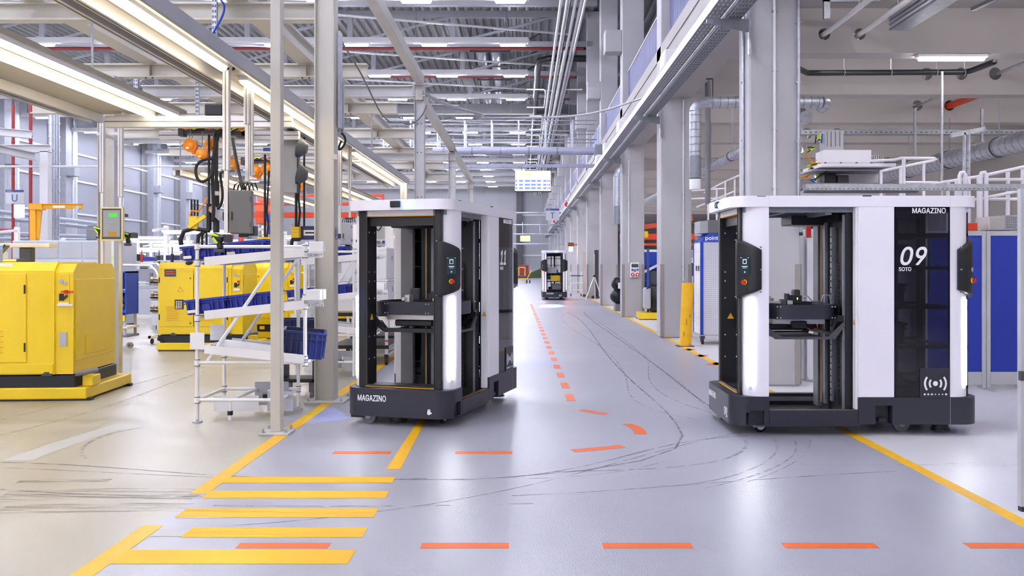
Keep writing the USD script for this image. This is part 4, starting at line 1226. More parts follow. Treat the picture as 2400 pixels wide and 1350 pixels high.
# ------------------------------------------------------------------ yellow machines
def machine(label, loc, rz=0., W=1.5, Dp=.95, H=1.58, stand=False):
    """boxy canopy machine on a skid; local origin at the front corner on the lane side, front facing -y"""
    t = thing('canopy_machine', label, 'machine', loc, rz)
    sk = part('skid', B().box(-W - .02, .16, -.02, Dp + .1, .02, .15, .012), YEL, t)
    part('skid_runner', B().box(-W, .2, .0, .08, 0, .03).box(-W, .2, Dp - .05, Dp + .03, 0, .03), BLACK, sk)
    bb = part('base_band', B().box(-W + .02, .02, .02, Dp - .02, .14, .29, .01), BLACK, t)
    part('band_slope', B().prism([(-W + .0, .29), (-W + .1, .17), (-W + .1, .14), (-W - .02, .2)], .0, .03, 'xz'), RUB, bb)
    part('lug_plate', B().box(-W * .52, -W * .52 + .1, .0, .02, .2, .27, .004), YEL, bb)
    for x in (-W * .82, -W * .16):
        part('latch', B().box(x - .06, x + .06, -.01, .02, .28, .31, .004).box(x - .03, x + .03, -.015, .0, .3, .33, .004), DGREY, bb)
    P = [(0, .3), (Dp, .3), (Dp, H - .1), (Dp - .09, H), (.09, H), (0, H - .1)]
    part('canopy', B().prism(P, -W, -.2, 'yz'), YEL, t)
    part('end_canopy', B().prism([(.02, .3), (Dp - .02, .3), (Dp - .02, H - .12), (Dp - .12, H - .02), (.12, H - .02), (.02, H - .12)], -.2, 0, 'yz'), YEL, t)
    part('sill_panel', B().box(-W + .01, -.21, -.012, 0, .31, .42, .004), YEL, t)
    x0 = -W + .02
    for i, w in enumerate((.62, .62)):
        x1 = x0 + w
        d = part('door', B().box(x0, x1 - .012, -.014, .002, .44, H - .13, .005), YEL, t)
        part('lock', B().cyl((x1 - .06 if i == 0 else x0 + .06, -.022, H - .28), (x1 - .06 if i == 0 else x0 + .06, -.012, H - .28), .012, 10).cyl((x1 - .06 if i == 0 else x0 + .06, -.022, .5), (x1 - .06 if i == 0 else x0 + .06, -.012, .5), .012, 10), BLACK, d)
        for z in (.56, H - .36):
            part('hinge', B().box((x0 if i == 0 else x1 - .03) - .004, (x0 if i == 0 else x1 - .03) + .014, -.024, -.012, z, z + .1, .003), BLACK, d)
        q = B()
        for k in range(9):
            q.box(x0 + .13, x0 + .36 - .03 * (k % 2), -.02, -.013, .55 + k * .03, .558 + k * .03)
        part('vent_slat', q, YELD, d, kind='stuff')
        if i == 0:
            tri = Polygon([(x0 + .32, H - .52), (x0 + .44, H - .52), (x0 + .38, H - .42)])
            part('warning_triangle', B().prism(tri.difference(tri.buffer(-.012)), -.0175, -.014, 'xz'), YELD, d)
            part('slot_grille', B().box(x0 + .28, x0 + .44, -.018, -.0135, H - .83, H - .66), BLACK, d)
            q = B()
            for r in range(5):
                for c in range(3):
                    q.box(x0 + .3 + c * .04, x0 + .33 + c * .04, -.021, -.018, H - .815 + r * .028, H - .797 + r * .028)
            part('grille_bar', q, BEIGE, d, kind='stuff')
        x0 = x1
    part('door_gap', B().box(-W + .63, -W + .648, -.006, .004, .44, H - .2), RUB, t)
    cp = part('control_recess', B().box(-.17, -.04, .012, .03, H - .5, H - .14, .004), YEL, t)
    part('gauge', B().cyl((-.13, .0, H - .22), (-.13, .02, H - .22), .025, 14).cyl((-.08, .0, H - .24), (-.08, .02, H - .24), .018, 12), LGREY, cp, 40)
    part('stop_button', B().cyl((-.07, -.015, H - .34), (-.07, .02, H - .34), .022, 14), RED, cp, 40)
    part('rotary_switch', B().bar((-.1, 0, H - .42), (-.06, 0, H - .38), .02, .02).box(-.15, -.1, .005, .02, H - .44, H - .36), BLACK, cp)
    part('label_plate', B().box(-.16, -.05, .006, .012, H - .5, H - .46), PAPER, cp)
    part('rating_plate', B().box(-.15, -.07, .008, .02, H - .96, H - .8), LGREY, t)
    part('dark_sticker', B().box(-W + .12, -W + .32, -.02, -.0145, H - .25, H - .12), DGREY, t)
    part('sticker_line', B().box(-W + .14, -W + .3, -.0215, -.02, H - .17, H - .15).box(-W + .14, -W + .3, -.0215, -.02, H - .21, H - .19), REDB, t)
    part('cable_gland', B().ball((-W + .52, .1, H - .01), .07, 2, (1, 1, .7)), RUB, t, True)
    part('logo_patch', B().box(-W + .92, -W + 1.08, .045, .06, H - .06, H - .02).box(-W + .75, -W + .8, .045, .06, H - .06, H - .03), PAPER, t)
    part('side_panel', B().box(0, .012, .06, Dp - .06, .45, H - .2, .004), YEL, t)
    part('side_grille', B().box(.012, .02, .3, Dp - .2, .5, .72, .003), YEL, t)
    part('tow_lug', B().box(.06, .18, .1, .32, .15, .27, .01), YEL, t)
    part('spring_stop', B().cyl((.02, .02, .3), (.24, .1, .34), .03, 10), MGREY, t, 40)
    if stand:
        g = part('instrument_stand', B().box(-W * .45, -W * .45 + .14, .4, .5, H, H + .17, .01), DGREY, t)
        part('beige_board', B().box(-W * .62, -W * .24, .36, .54, H + .17, H + .22, .006), BEIGE, g)
        lb = part('light_bar', B().box(-W * .78, -W * .34, .1, .16, H, H + .035, .006), DGREY, t)
        part('green_lamp', B().box(-W * .76, -W * .58, .096, .1, H + .006, H + .03), L_GRN, lb)
        part('amber_lamp', B().box(-W * .56, -W * .38, .096, .1, H + .006, H + .03), em('lamp_orange', (1., .35, .08), 2.), lb)
        part('red_strip', B().box(-.13, .0, .005, .02, H - .35, H - .33), REDB, t)
        part('white_bar', B().box(-.17, .0, -.002, .015, H - .5, H - .48), WPLAS, t)
    return t


m1 = machine('big yellow canopy machine at the picture edge with a beige board on top', (-5.13, 9.68, 0), 4, 1.75, 1.2, 1.575, True)
machine('yellow canopy machine with a dark striped sticker behind the flow rack', (-5.03, 15.2, 0), 0, 1.5, .85)
machine('yellow canopy machine half hidden by the slim steel post', (-4.72, 17.7, 0), 0, 1.5, .85)
machine('yellow canopy machine deepest in the line beyond the second flow rack', (-3.2, 19.6, 0), 0, 1.5, .85)

# ------------------------------------------------------------------ tubular flow racks
TR = .0175


def flow_rack(label, loc):
    t = thing('flow_rack', label, 'rack', loc)
    x0, x1, y0, y1 = -.395, .395, 0., .75                    # local: origin at the middle of the front feet
    xe = .66

    def post(x, y, z0, z1, foot=True):
        p = part('upright', B().cyl((x, y, z0 + (.03 if foot else 0)), (x, y, z1), TR, 10), WPLAS, t, 40)
        if foot:
            part('foot', B().cyl((x, y, 0), (x, y, .015), .05, 14).cyl((x, y, .015), (x, y, .07), .014, 8), LGREY, p, 40)
        return p

    def joint(x, y, z, r=.027):
        j = part('joint', B().cyl((x, y, z - .035), (x, y, z + .035), r, 10), WPLAS, t, 40)
        part('clamp_ring', B().ring((x, y, z - .03), r + .001, .003, 'z', 12, 4).ring((x, y, z + .03), r + .001, .003, 'z', 12, 4), BLACK, j)

    def bar(p, q, nm='tube'):
        return part(nm, B().cyl(p, q, TR, 10), WPLAS, t, 40)
    post(x0, y0, 0, 1.74); post(x1 + .0, y0, 0, 1.74); post(x0, y1, 0, 1.6); post(x1, y1, 0, 1.72)
    post(xe, y0, .57, 1.74, False)
    for y, z in ((y0, 1.72), (y1, 1.66)):
        bar((x0, y, z), (xe if y == y0 else x1, y, z))
    for y in (y0, y1):
        bar((x0, y, .585), (xe if y == y0 else x1, y, .585)); bar((x0, y, .22), (x1, y, .22))
    for x in (x0, x1, -.05):
        bar((x, y0, .22), (x, y1, .22))
    bar((xe, y0, .585), (xe, y1 * .6, .585))
    for z in (.22, .585, 1.02, 1.56, 1.72):
        joint(x0, y0, z)
    for z in (.585, .62, 1.14, 1.22, 1.64, 1.7):
        joint(xe, y0, z)
    for z in (.22, .585):
        joint(x1, y1, z); joint(x0, y1, z)
    for y in (y0, y1):
        bar((x0 + .1, y, .6), (x1 + .02, y, 1.64), 'brace')
    for za, zb, nm in ((1.555, 1.645, 'flow_shelf'), (1.03, 1.135, 'flow_shelf'), (.7, .6, 'flow_shelf')):
        for y in (y1, y0 - .02):
            sh = part(nm, B().bar((x0 + .08, y, za + .02), (xe, y, zb + .02), .02, .085), WPLAS, t)
        for y in (.12, .3, .48, .64):
            part('roller_track', B().bar((x0 + .06, y, za), (xe - .02, y, zb), .035, .03), LGREY, sh)
        part('shelf_end', B().bar((x0 + .02, y0, za + .0), (x0 + .02, y1, za), .06, .02), LGREY, sh)
    d = part('tray_plate', B().bar((x0 + .06, .36, .75), (x1, .36, .655), .62, .008), WPLAS, t)
    q = B()
    for k in range(16):
        u = k / 16
        q.bar((x0 + .1 + u * .6, .08, .752 - u * .08), (x0 + .125 + u * .6, .08, .7495 - u * .08), .008, .004)
    part('slot', q, BLACK, d, kind='stuff')
    for y, z in ((-.03, .72), (.5, .76)):
        part('end_stop', B().box(x0 - .06, x0 + .08, y, y + .006, z, z + .16), WPLAS, t)
    for x, y, z in ((xe + .02, -.06, 1.2), (xe + .05, -.05, 1.67), (xe + .02, .1, 1.2)):
        part('indicator_box', B().box(x, x + .14, y, y + .1, z, z + .1, .004), WPLAS, t)
    q = B()
    for k in range(6):
        q.box(xe + .03 + k * .028, xe + .045 + k * .028, -.03, .0, 1.135, 1.16)
        q.box(xe + .03 + k * .025, xe + .04 + k * .025, -.03, .0, 1.635, 1.65)
    part('roller_end', q, LGREY, t, kind='stuff')
    part('drop_stub', B().cyl((-.08, .02, .02), (-.08, .02, .2), TR, 10).cyl((.1, .7, .06), (.1, .7, .22), TR, 10), WPLAS, t, 40)
    part('black_clamp', B().cyl((-.08, .02, .07), (-.08, .02, .11), .026, 10).box(.04, .16, .67, .7, .13, .17), BLACK, t, 40)
    part('lower_panel', B().box(-.06, .3, .72, .726, .05, .3), LGREY, t)
    part('lower_panel', B().box(-.38, .08, .4, .406, .04, .2), WPLAS, t)
    part('lower_panel', B().box(.2, .46, .3, .306, .06, .26), LGREY, t)
    return t


fr = flow_rack('white tubular flow rack with sloping shelves of blue bins behind the slim steel post', (-2.81, 8.35, 0))
dup(fr, (-2.72, 11.6, 0), 0, 'white tubular flow rack between the broad steel column and the robot numbered 11')


def rack_bins(dx, dy, who):
    s1, s2 = math.degrees(math.atan2(.09, .97)), math.degrees(math.atan2(.105, .97))
    X0, Yy = -2.81 + dx, 8.35 + dy
    for x, y, z, tl, lab in ((-.36, .3, 1.598, -s1, 'blue bin first on the top shelf of the ' + who), (.06, .32, 1.64, -s1, 'blue bin second on the top shelf of the ' + who)):
        bin_thing(lab, (X0 + x, Yy + y, z), 0, .4, .5, .14, BLUE, tl, card=True)
    for x, y, z, tl, lab in ((-.32, .3, 1.065, -s2, 'blue bin first on the middle shelf of the ' + who), (.1, .31, 1.11, -s2, 'blue bin second on the middle shelf of the ' + who)):
        bin_thing(lab, (X0 + x, Yy + y, z), 0, .4, .5, .15, BLUE, tl, card=x < 0)


rack_bins(0, 0, 'flow rack behind the slim steel post')
rack_bins(.09, 3.25, 'flow rack beside the robot numbered 11')
bin_thing('large dark blue bin leaning at the low end of the nearer flow rack', (-2.27, 8.72, .61), 14, .4, .5, .27, DBLUE, 6)
bin_thing('dark blue bin on the floor trolley behind the large dark blue bin', (-2.62, 9.9, .62), 5, .4, .3, .3, DBLUE)
bin_thing('dark blue bin at the low end of the flow rack beside the robot numbered 11', (-2.22, 11.9, .63), 5, .3, .3, .2, DBLUE)
tc = thing('caster_frame', 'small dark caster trolley under the bin next to the broad column', 'trolley', (-2.6, 9.9, 0))
part('deck', B().box(-.25, .25, -.2, .2, .56, .6, .006), DGREY, tc)
part('leg', B().box(-.22, -.18, -.18, .18, .2, .56).box(.18, .22, -.18, .18, .2, .56), DGREY, tc)
part('plate', B().box(-.22, .22, -.18, .18, .2, .24, .004), BLACK, tc)
for x in (-.16, .16):
    for y in (-.12, .12):
        part('caster', B().cyl((x - .015, y, .05), (x + .015, y, .05), .05, 14).box(x - .03, x + .03, y - .02, y + .02, .08, .2), MGREY, tc, 40)

# ------------------------------------------------------------------ carts with white crates beyond the robot numbered 11
def crate_cart(label, loc):
    t = thing('crate_cart', label, 'cart', loc)
    for z, m in ((.8, DGREY), (.3, DGREY)):
        d = part('deck', B().box(-.45, .45, -.65, .65, z - .03, z, .004), m, t)
        part('deck_edge', B().box(.45, .46, -.65, .65, z - .05, z + .005).box(-.45, .45, -.66, -.65, z - .05, z + .005), BLACK, d)
        q = B()
        for k in range(7):
            q.box(.46, .463, -.6 + k * .18, -.5 + k * .18, z - .04, z - .01)
        part('white_label', q, PAPER, d, kind='stuff')
    part('wood_liner', B().box(-.44, .455, -.655, .64, .8, .812), WOOD, t)
    for x in (-.42, .42):
        for y in (-.6, .6):
            part('post', B().box(x - .022, x + .022, y - .022, y + .022, .12, 1.15 if y < 0 else .8), WPLAS, t)
            c = part('caster', B().cyl((x - .02, y, .065), (x + .02, y, .065), .065, 16), RUB, t, 40)
            part('fork', B().box(x - .03, x + .03, y - .03, y + .03, .1, .16), BLACK, c)
    for z in (.36, .52):
        part('red_clip', B().box(.4, .45, -.63, -.61, z, z + .02), RED, t)
    part('foot_tube', B().cyl((.42, -.6, .14), (.42, .6, .14), .02, 8), WPLAS, t, 40)
    return t


cc = crate_cart('two-deck cart under the white crates seen through the robot numbered 11', (-2.55, 13.75, 0))
dup(cc, (-2.58, 15.5, 0), 0, 'two-deck cart standing behind the white crates beyond the robot numbered 11')
for x, y, z, h, lab in ((-2.55, 13.75, .813, .5, 'white plastic crate standing on the cart beyond the robot numbered 11'), (-2.56, 13.76, 1.314, .5, 'upper white plastic crate stacked on the cart beyond the robot numbered 11'), (-2.58, 15.5, .813, .9, 'tall white crate on the farther cart beyond the robot numbered 11')):
    c = thing('white_crate', lab, 'crate', (x, y, z))
    part('body', B().box(-.42, .42, -.55, .55, 0, h - .03, .01), WPLAS, c)
    part('lid', B().box(-.43, .43, -.56, .56, h - .03, h, .008), LGREY if h > .6 else WPLAS, c)
    part('hand_hole', B().box(-.06, .06, -.552, -.549, h * .6, h * .75).box(.4195, .422, -.06, .06, h * .6, h * .75), LGREY, c)

# ------------------------------------------------------------------ blue tool trolley, shaft racks, tubular arch
t = thing('tool_trolley', 'blue tool trolley holding wrapped parts on a wheeled frame', 'trolley', (-7.6, 15.75, 0))
part('cabinet_shell', B().box(-.3, -.28, 0, .5, .62, 1.42).box(.22, .24, 0, .5, .62, 1.42).box(-.3, .24, .48, .5, .62, 1.42).box(-.3, .24, 0, .5, 1.39, 1.42), TBLUE, t)
for z in (.62, .99):
    part('tray', B().box(-.28, .22, 0, .48, z, z + .03).box(-.28, .22, 0, .01, z, z + .08), TBLUE, t)
part('mesh_back', B().box(-.27, .21, .3, .31, .66, .95), pm('slate_blue', '3A4A78', .5), t)
q = B()
for k in range(6):
    q.ball((-.24 + k * .085, .1, 1.07), .05, 1, (1, .8, .55))
part('wrapped_part', q, pm('plastic_wrap', 'D8DCE6', .25), t, True, kind='stuff')
part('parts_on_hook', B().box(-.08, .1, .2, .29, .76, .8).box(-.02, .06, .2, .29, .8, .84), BRASS, t)
part('lower_deck', B().box(-.5, .26, .0, .5, .36, .4, .004), BEIGE, t)
part('lower_deck', B().box(-.5, .26, .0, .5, .2, .24, .004), MGREY, t)
part('leg', B().box(-.28, -.24, .02, .06, .2, .62).box(.18, .22, .02, .06, .2, .62).box(.18, .22, .44, .48, .2, .62), LGREY, t)
part('yellow_tag', B().box(.1, .22, -.01, .0, .5, .6).box(-.1, .0, -.01, .0, .36, .4), YEL, t)
for x, r in ((-.1, .1), (.3, .055), (-.42, .1)):
    c = part('wheel', B().cyl((x, .0, r), (x, .05, r), r, 18), pm('wheel_grey_%d' % (r * 1000 + x * 10), '8A8676', .6), t, 40)
    part('hub', B().cyl((x, -.008, r), (x, .058, r), r * .4, 12), DGREY, c, 40)


def shaft_rack(label, loc):
    t = thing('shaft_rack', label, 'rack', loc)
    for x in (-.02, .36):
        part('post', B().box(x, x + .06, .1, .16, .12, 1.55), BEIGE, t)
        part('black_cap', B().box(x - .005, x + .065, .095, .165, 1.5, 1.58), BLACK, t)
    part('base_rail', B().box(-.1, .65, -.25, -.19, .1, .15).box(-.1, .65, .4, .46, .1, .15).box(-.1, -.05, -.25, .46, .1, .15), BEIGE, t)
    for z in (.62, .88, 1.18):
        a = part('arm', B().box(-.12, .5, -.05, .0, z - .05, z), BEIGE, t)
        part('black_cradle', B().box(-.12, .5, -.12, .08, z, z + .03), BLACK, a)
        sh = B()
        xs = np.linspace(-.14, .44, 12)
        for k in range(11):
            r = .045 if k % 3 == 0 else (.028 if k % 2 else .036)
            sh.cyl((xs[k], -.02, z + .08), (xs[k + 1], -.02, z + .08), r, 10)
        s = part('crankshaft', sh, BRASS, t, 40)
        part('flywheel', B().cyl((.42, -.02, z + .1), (.47, -.02, z + .1), .075, 16).cyl((.25, .05, z + .1), (.28, .05, z + .1), .06, 14), DGREY, s, 40)
    for x in (-.05, .6):
        part('caster', B().cyl((x, -.22, .05), (x + .03, -.22, .05), .05, 14), RUB, t, 40)
    return t


sr = shaft_rack('cradle rack holding three shiny crankshafts beside the blue trolley', (-7.25, 16.9, 0))
dup(sr, (-6.95, 18.6, 0), 0, 'cradle rack of crankshafts standing behind the first one')
one('tube_arch', B().tube([at(236, 621, 15.9), at(300, 621, 15.9), at(352, 622, 15.9), at(365, 634, 15.9), at(376, 660, 15.9), at(384, 690, 15.9), at(384, 815, 15.9)], .02, 9), WPLAS, 'white tubular arch curving down beside the yellow machine with the sticker', 'tube frame', smooth=True)
one('tube_arch', B().tube([at(330, 617, 16.6), at(368, 618, 16.6), at(382, 630, 16.6), at(386, 665, 16.6), at(388, 805, 16.6)], .02, 9), WPLAS, 'second white tubular arch just behind the first', 'tube frame', smooth=True)

# ------------------------------------------------------------------ distant part of the line
def workbench(label, loc, group=None):
    t = thing('workbench', label, 'workbench', loc, 0, group)
    for x in (-1.2, 1.2):
        part('upright', B().box(x - .05, x + .05, .3, .4, 0, 2.5), WPLAS, t)
        part('leg', B().box(x - .04, x + .04, -.35, -.27, 0, .9), LGREY, t)
        part('cantilever', B().bar((x, .35, 2.42), (x, -.4, 2.35), .05, .06), WPLAS, t)
    part('worktop', B().box(-1.3, 1.3, -.4, .4, .9, .94, .006), LGREY, t)
    part('front_panel', B().box(-1.25, 1.25, -.36, -.34, .1, .88), pm('bench_grey', 'C6C8D2', .45) if not stage.GetPrimAtPath('/World/Looks/bench_grey') else UsdShade.Material.Get(stage, '/World/Looks/bench_grey'), t)
    part('back_panel', B().box(-1.15, 1.15, .32, .34, 1.05, 1.4), LGREY, t)
    part('shelf', B().box(-1.25, 1.25, -.05, .3, 1.62, 1.65), STEELW, t)
    part('tool_rail', B().box(-1.25, 1.25, -.3, -.24, 1.96, 2.04), WPLAS, t)
    l = part('lamp', B().box(-1., 1., -.42, -.32, 2.3, 2.36, .01), WPLAS, t)
    part('diffuser', B().box(-.95, .95, -.41, -.33, 2.27, 2.3), em('bench_lamp', NEUT, 7.) if not stage.GetPrimAtPath('/World/Looks/bench_lamp') else UsdShade.Material.Get(stage, '/World/Looks/bench_lamp'), l)
    for k, (x, m) in enumerate(((-.95, DBLUE), (-.6, DGREY), (-.2, BLACK), (.15, BLUE), (.5, DGREY), (.9, BEIGE))):
        part('parts_box', B().box(x - .12, x + .12, .0, .28, 1.65, 1.77 + .04 * (k % 3), .01), m, t)
    for k, (x, m) in enumerate(((-.8, BLACK), (-.35, DGREY), (.1, RED), (.6, BLACK))):
        part('hanging_tool', B().cyl((x, -.27, 1.96), (x, -.27, 1.8), .012, 6).box(x - .03, x + .03, -.3, -.24, 1.6, 1.8, .01), m, t)
    part('jig', B().box(-.5, -.2, -.2, .1, .94, 1.15, .02).cyl((.3, -.1, .94), (.3, -.1, 1.3), .05, 10).box(.5, .8, -.25, .05, .94, 1.05, .02), MGREY, t)
    part('screen_back', B().box(.7, 1.1, .2, .24, 1.1, 1.4, .01), BLACK, t)
    return t


wb0 = workbench('pale workbench with a tool rail just behind the monitor column', (-7.6, 20.6, 0))
spots = [(-14.2, 21.5), (-8.8, 28.0), (-11.2, 25.), (-5.7, 24.2), (-3.7, 23.), (-9.2, 29.), (-12.2, 29.2), (-15.2, 30), (-5.8, 29.5), (-3.2, 29.), (-7., 35.), (-10.5, 36), (-14, 36), (-4., 37.), (-18, 38), (-22, 40)]
for k, (x, y) in enumerate(spots):
    dup(wb0, (x, y, 0), 0, 'pale workbench with tool rail and lamp in the crowded far rows of the line', 'distant workbenches')
def cab(label, x0, x1, D, z, n):
    t = thing('machine_enclosure', label, 'machine', (x0, D, 0))
    W = x1 - x0
    part('body', B().box(0, W, 0, 1.6, .05, z, .02), pm('enclosure_' + str(n) + '_%d' % (D * 10), 'BCC0CC', .35, .1), t)
    for k in range(n):
        part('panel', B().box(W * k / n + .02, W * (k + 1) / n - .02, -.02, 0, .15, z * .78, .006), pm('enclosure_panel_%d_%d' % (D * 10, k), 'C4C7D2', .3), t)
        part('top_panel', B().box(W * k / n + .02, W * (k + 1) / n - .02, -.015, 0, z * .8, z - .03, .006), LGREY, t)
        part('handle', B().cyl((W * (k + .85) / n, -.04, z * .4), (W * (k + .85) / n, -.04, z * .55), .012, 6), DGREY, t)
    part('plinth', B().box(.03, W - .03, .03, 1.5, 0, .05), DGREY, t)


cab('long pale grey machine enclosure behind the big yellow machine', -12.2, -9.95, 20.3, 2.12, 4)
cab('low pale machine enclosure behind the crankshaft racks', -9.2, -7.1, 22.6, 1.75, 4)
cab('low pale enclosure beyond the first row of workbenches', -13.2, -9.6, 31.6, 1.9, 5)
cab('pale enclosure in the depth of the line behind the flow racks', -7.2, -3.6, 26.4, 1.9, 5)
mt = thing('grey_motor', 'grey motor drive standing on the long machine enclosure', 'motor', (-10.3, 20.9, 2.12))
part('housing', B().box(-.35, .1, -.2, .2, 0, .3, .03), MGREY, mt); part('flange', B().cyl((.1, 0, .18), (.3, 0, .18), .14, 14).box(.3, .45, -.15, .15, .04, .32, .02), LGREY, mt, 40)
part('arm', B().bar((-.4, 0, .36), (.2, 0, .36), .06, .05).bar((.2, 0, .36), (.45, 0, .2), .06, .05), MGREY, mt)
# jib crane
jc = thing('jib_crane', 'yellow jib crane with a plate on its arm', 'crane', (X(80, 21.5), 21.5, 0))
part('pillar', B().box(-.075, .075, -.075, .075, 0, 3.0, .006), YELD, jc)
part('gusset', B().prism([(.0, 2.2), (.13, 2.2), (.2, 2.95), (0, 2.95)], -.03, .03, 'xz'), YELD, jc)
part('slewing_head', B().box(-.1, .25, -.1, .1, 2.92, 3.08, .01), YELD, jc)
part('arm', B().box(-.1, 1.2, -.05, .05, 2.95, 3.07).box(-.1, 1.2, -.09, .09, 3.06, 3.075), YELD, jc)
part('load_plate', B().box(.5, .8, -.053, -.05, 2.97, 3.03), PAPER, jc)
part('end_stop', B().cyl((1.12, -.06, 2.98), (1.12, .06, 2.98), .05, 10), GALV, jc, 40)
# pipes and ducts by the wall
for px, D, y0, y1, r, m, lab in ((31, 26, 245, 607, .045, REDP, 'red vertical pipe behind the sign with the letter U'), (72, 26.5, 240, 470, .05, REDP, 'thicker red vertical pipe behind the jib crane'),
                                 (120, 28, 245, 607, .09, GALV, 'first silver insulated duct rising beside the portal stanchion'), (132, 28.3, 245, 607, .1, GALV, 'second silver insulated duct rising beside the portal stanchion')):
    t = thing('riser_pipe', lab, 'pipe', (X(px, D), D, 0))
    part('pipe', B().cyl((0, 0, 0.), (0, 0, Z(y0, D)), r, 14), m, t, 40)
    for k in range(6 if m is REDP else 14):
        z = .4 + k * (Z(y0, D) - .6) / (6 if m is REDP else 14)
        part('collar', B().cyl((0, 0, z), (0, 0, z + .05), r * 1.15, 12), m, t, 40)
    if m is GALV:
        part('bend', B().tube([(0, 0, Z(y0, D)), (.0, 0, Z(y0, D) + .12), (-.08, 0, Z(y0, D) + .2), (-.3, 0, Z(y0, D) + .22)], r, 12), m, t, 50)
pf = thing('pipe_portal', 'pale steel portal stanchion with crossbeam beside the silver ducts', 'portal', (X(108, 23), 23, 0))
part('stanchion', B().box(-.12, .1, -.1, .1, 0, Z(352, 23)), STEELW, pf)
part('crossbeam', ibeam(B(), (-6, 0, Z(357, 23)), (.12, 0, Z(357, 23)), .2, .2), STEELW, pf)
part('long_beam', ibeam(B(), (-.3, -9, Z(357, 23) - .22), (-.3, 0, Z(357, 23) - .22), .16, .2), STEELW, pf)
part('stay', B().cyl((-6, .1, 4.2), (6.5, .1, 4.2), .03, 6), STEELW, pf)
one('wall_beam', ibeam(B(), at(-200, 300, 24), at(75, 325, 24), .2, .22), STEELW, 'pale steel beam jutting from the picture edge above the portal', 'beam')
for k, (ya, yb) in enumerate(((492, 525), (508, 536), (545, 556), (560, 563))):
    one('pipe_run', B().cyl(at(-40, ya, 27 + k * .4), at(240, yb, 33 + k * .4), .07, 10), pm('pipe_blue_%d' % k, 'A9AFC2', .5), ['uppermost', 'second', 'third', 'lowest'][k] + ' of the four blue-grey pipes crossing behind the jib crane', 'pipe', smooth=True)
one('red_branch_pipe', B().tube([at(-10, 538, 25), at(25, 538, 25), at(31, 541, 25), at(32, 565, 25), at(34, 572, 25), at(70, 574, 25)], .035, 8), REDP, 'thin red branch pipe stepping down by the tall red riser', 'pipe', smooth=True)


def hang_sign(label, letter, px, py, D, w, h, post=True):
    t = thing('hanging_sign', label, 'sign', at(px, py, D))
    part('board', B().box(-w / 2, w / 2, -.012, .012, -h, 0, .004), LGREY, t)
    part('header', B().box(-w / 2, w / 2, -.016, -.012, -h * .17, 0), INK, t)
    part('header_text', B().box(-w * .44, -w * .15, -.018, -.016, -h * .11, -h * .07), LGREY, t)
    part('letter', B().text(letter, h * .5, (0, -.012, -h * .83), '-y', .006, False, center=True), INK, t)
    for s in (-1, 1):
        part('rod', B().cyl((s * w * .4, 0, 0), (s * w * .4, 0, .5), .008, 6), GALV, t)
    if letter == 'T':
        part('arm', B().box(-w * .45, 1.2, .0, .04, .48, .52), GALV, t)
    return t


hang_sign('hanging sign with the letter U under a blue header', 'U', 35, 445, 22, .47, .36)
one('paper_notice', B().box(-.13, .13, -.004, .004, -.32, 0).move(trimesh.transformations.translation_matrix(at(45, 479, 20.2))), PAPER, 'cream paper notice hanging below the letter U sign', 'notice')
tb = thing('tablet', 'tilted tablet with a blue header at the very edge of the picture', 'tablet', at(2, 596, 9.1), 20)
part('case', B().bar((-.09, 0, -.1), (.06, .0, .1), .02, .2, (0, 1, 0)), BLACK, tb)
part('screen', B().box(-.1, .04, -.105, -.101, -.09, .09), SCRGY, tb)
part('screen_header', B().box(-.1, .04, -.108, -.105, .05, .08), SCRB, tb)
part('stand', B().box(-.06, -.02, .0, .04, -1.4, -.08), LGREY, tb)
for (x0, x1, py, D, h), lab in zip(((560, 850, 478, 25.2, .09), (560, 850, 504, 26.2, .17), (540, 900, 458, 34.5, .1)), ('thin red crane rail behind the flow racks', 'thick orange-red crane girder behind the flow racks', 'distant red rail high in the line')):
    t = thing('crane_rail', lab, 'crane', (0, D, Z(py, D)))
    part('rail', B().box(X(x0, D), X(x1, D), -.05, .05, -h / 2, h / 2, .01), REDB, t)
    part('post', B().box(X(x0, D), X(x0, D) + .12, -.06, .06, -Z(py, D), -h / 2), REDB, t)
    part('post', B().box(X(x1, D) - .12, X(x1, D), -.06, .06, -Z(py, D), -h / 2), REDB, t)
    part('trolley', B().box(X(615, D) - .2, X(615, D) + .3, -.08, .08, -h / 2 - .2, -h / 2, .02), pm('hoist_red_%d' % py, 'E8683C', .45), t)
    part('hoist_body', B().box(X(625, D), X(625, D) + .3, -.1, .1, -h / 2 - .5, -h / 2 - .25, .04), TBLUE, t)
    part('chain', B().cyl((X(628, D), 0, -h / 2 - 1.0), (X(628, D), 0, -h / 2 - .2), .02, 6), GALV, t)
# white supply panels brightly lit at the second station, seen above and through the robot numbered 11
sp = thing('tool_board', 'bright white tool panel with rows of small parts behind the robot numbered 11', 'panel', (-3.2, 17.2, 0))
part('board', B().box(-1.0, .55, 0, .04, .9, 2.35, .006), WPLAS, sp)
part('leg', B().box(-.95, -.88, 0, .06, 0, .9).box(.4, .47, 0, .06, 0, .9), LGREY, sp)
rg = random.Random(5)
for k in range(60):
    x, z = -.9 + .14 * (k % 10) + rg.uniform(-.03, .03), 1.0 + .2 * (k // 10) + rg.uniform(-.04, .04)
    part('small_tool', B().box(x, x + rg.uniform(.02, .09), -.03, 0, z, z + rg.uniform(.015, .1)), rg.choice([BLACK, DGREY, MGREY, YELD, TBLUE, BLACK]), sp)
part('notice', B().box(.2, .38, -.005, 0, 1.75, 2.0).box(.2, .38, -.005, 0, 2.05, 2.3), LGREY, sp)
cable('black hose loop hanging in front of the bright tool panel', [at(884, 512, 17.1), at(880, 525, 17.13), at(886, 540, 17.13), at(894, 530, 17.13), at(893, 515, 17.13), at(884, 512, 17.16)], .012, BLACK, 'hose', 'hose')
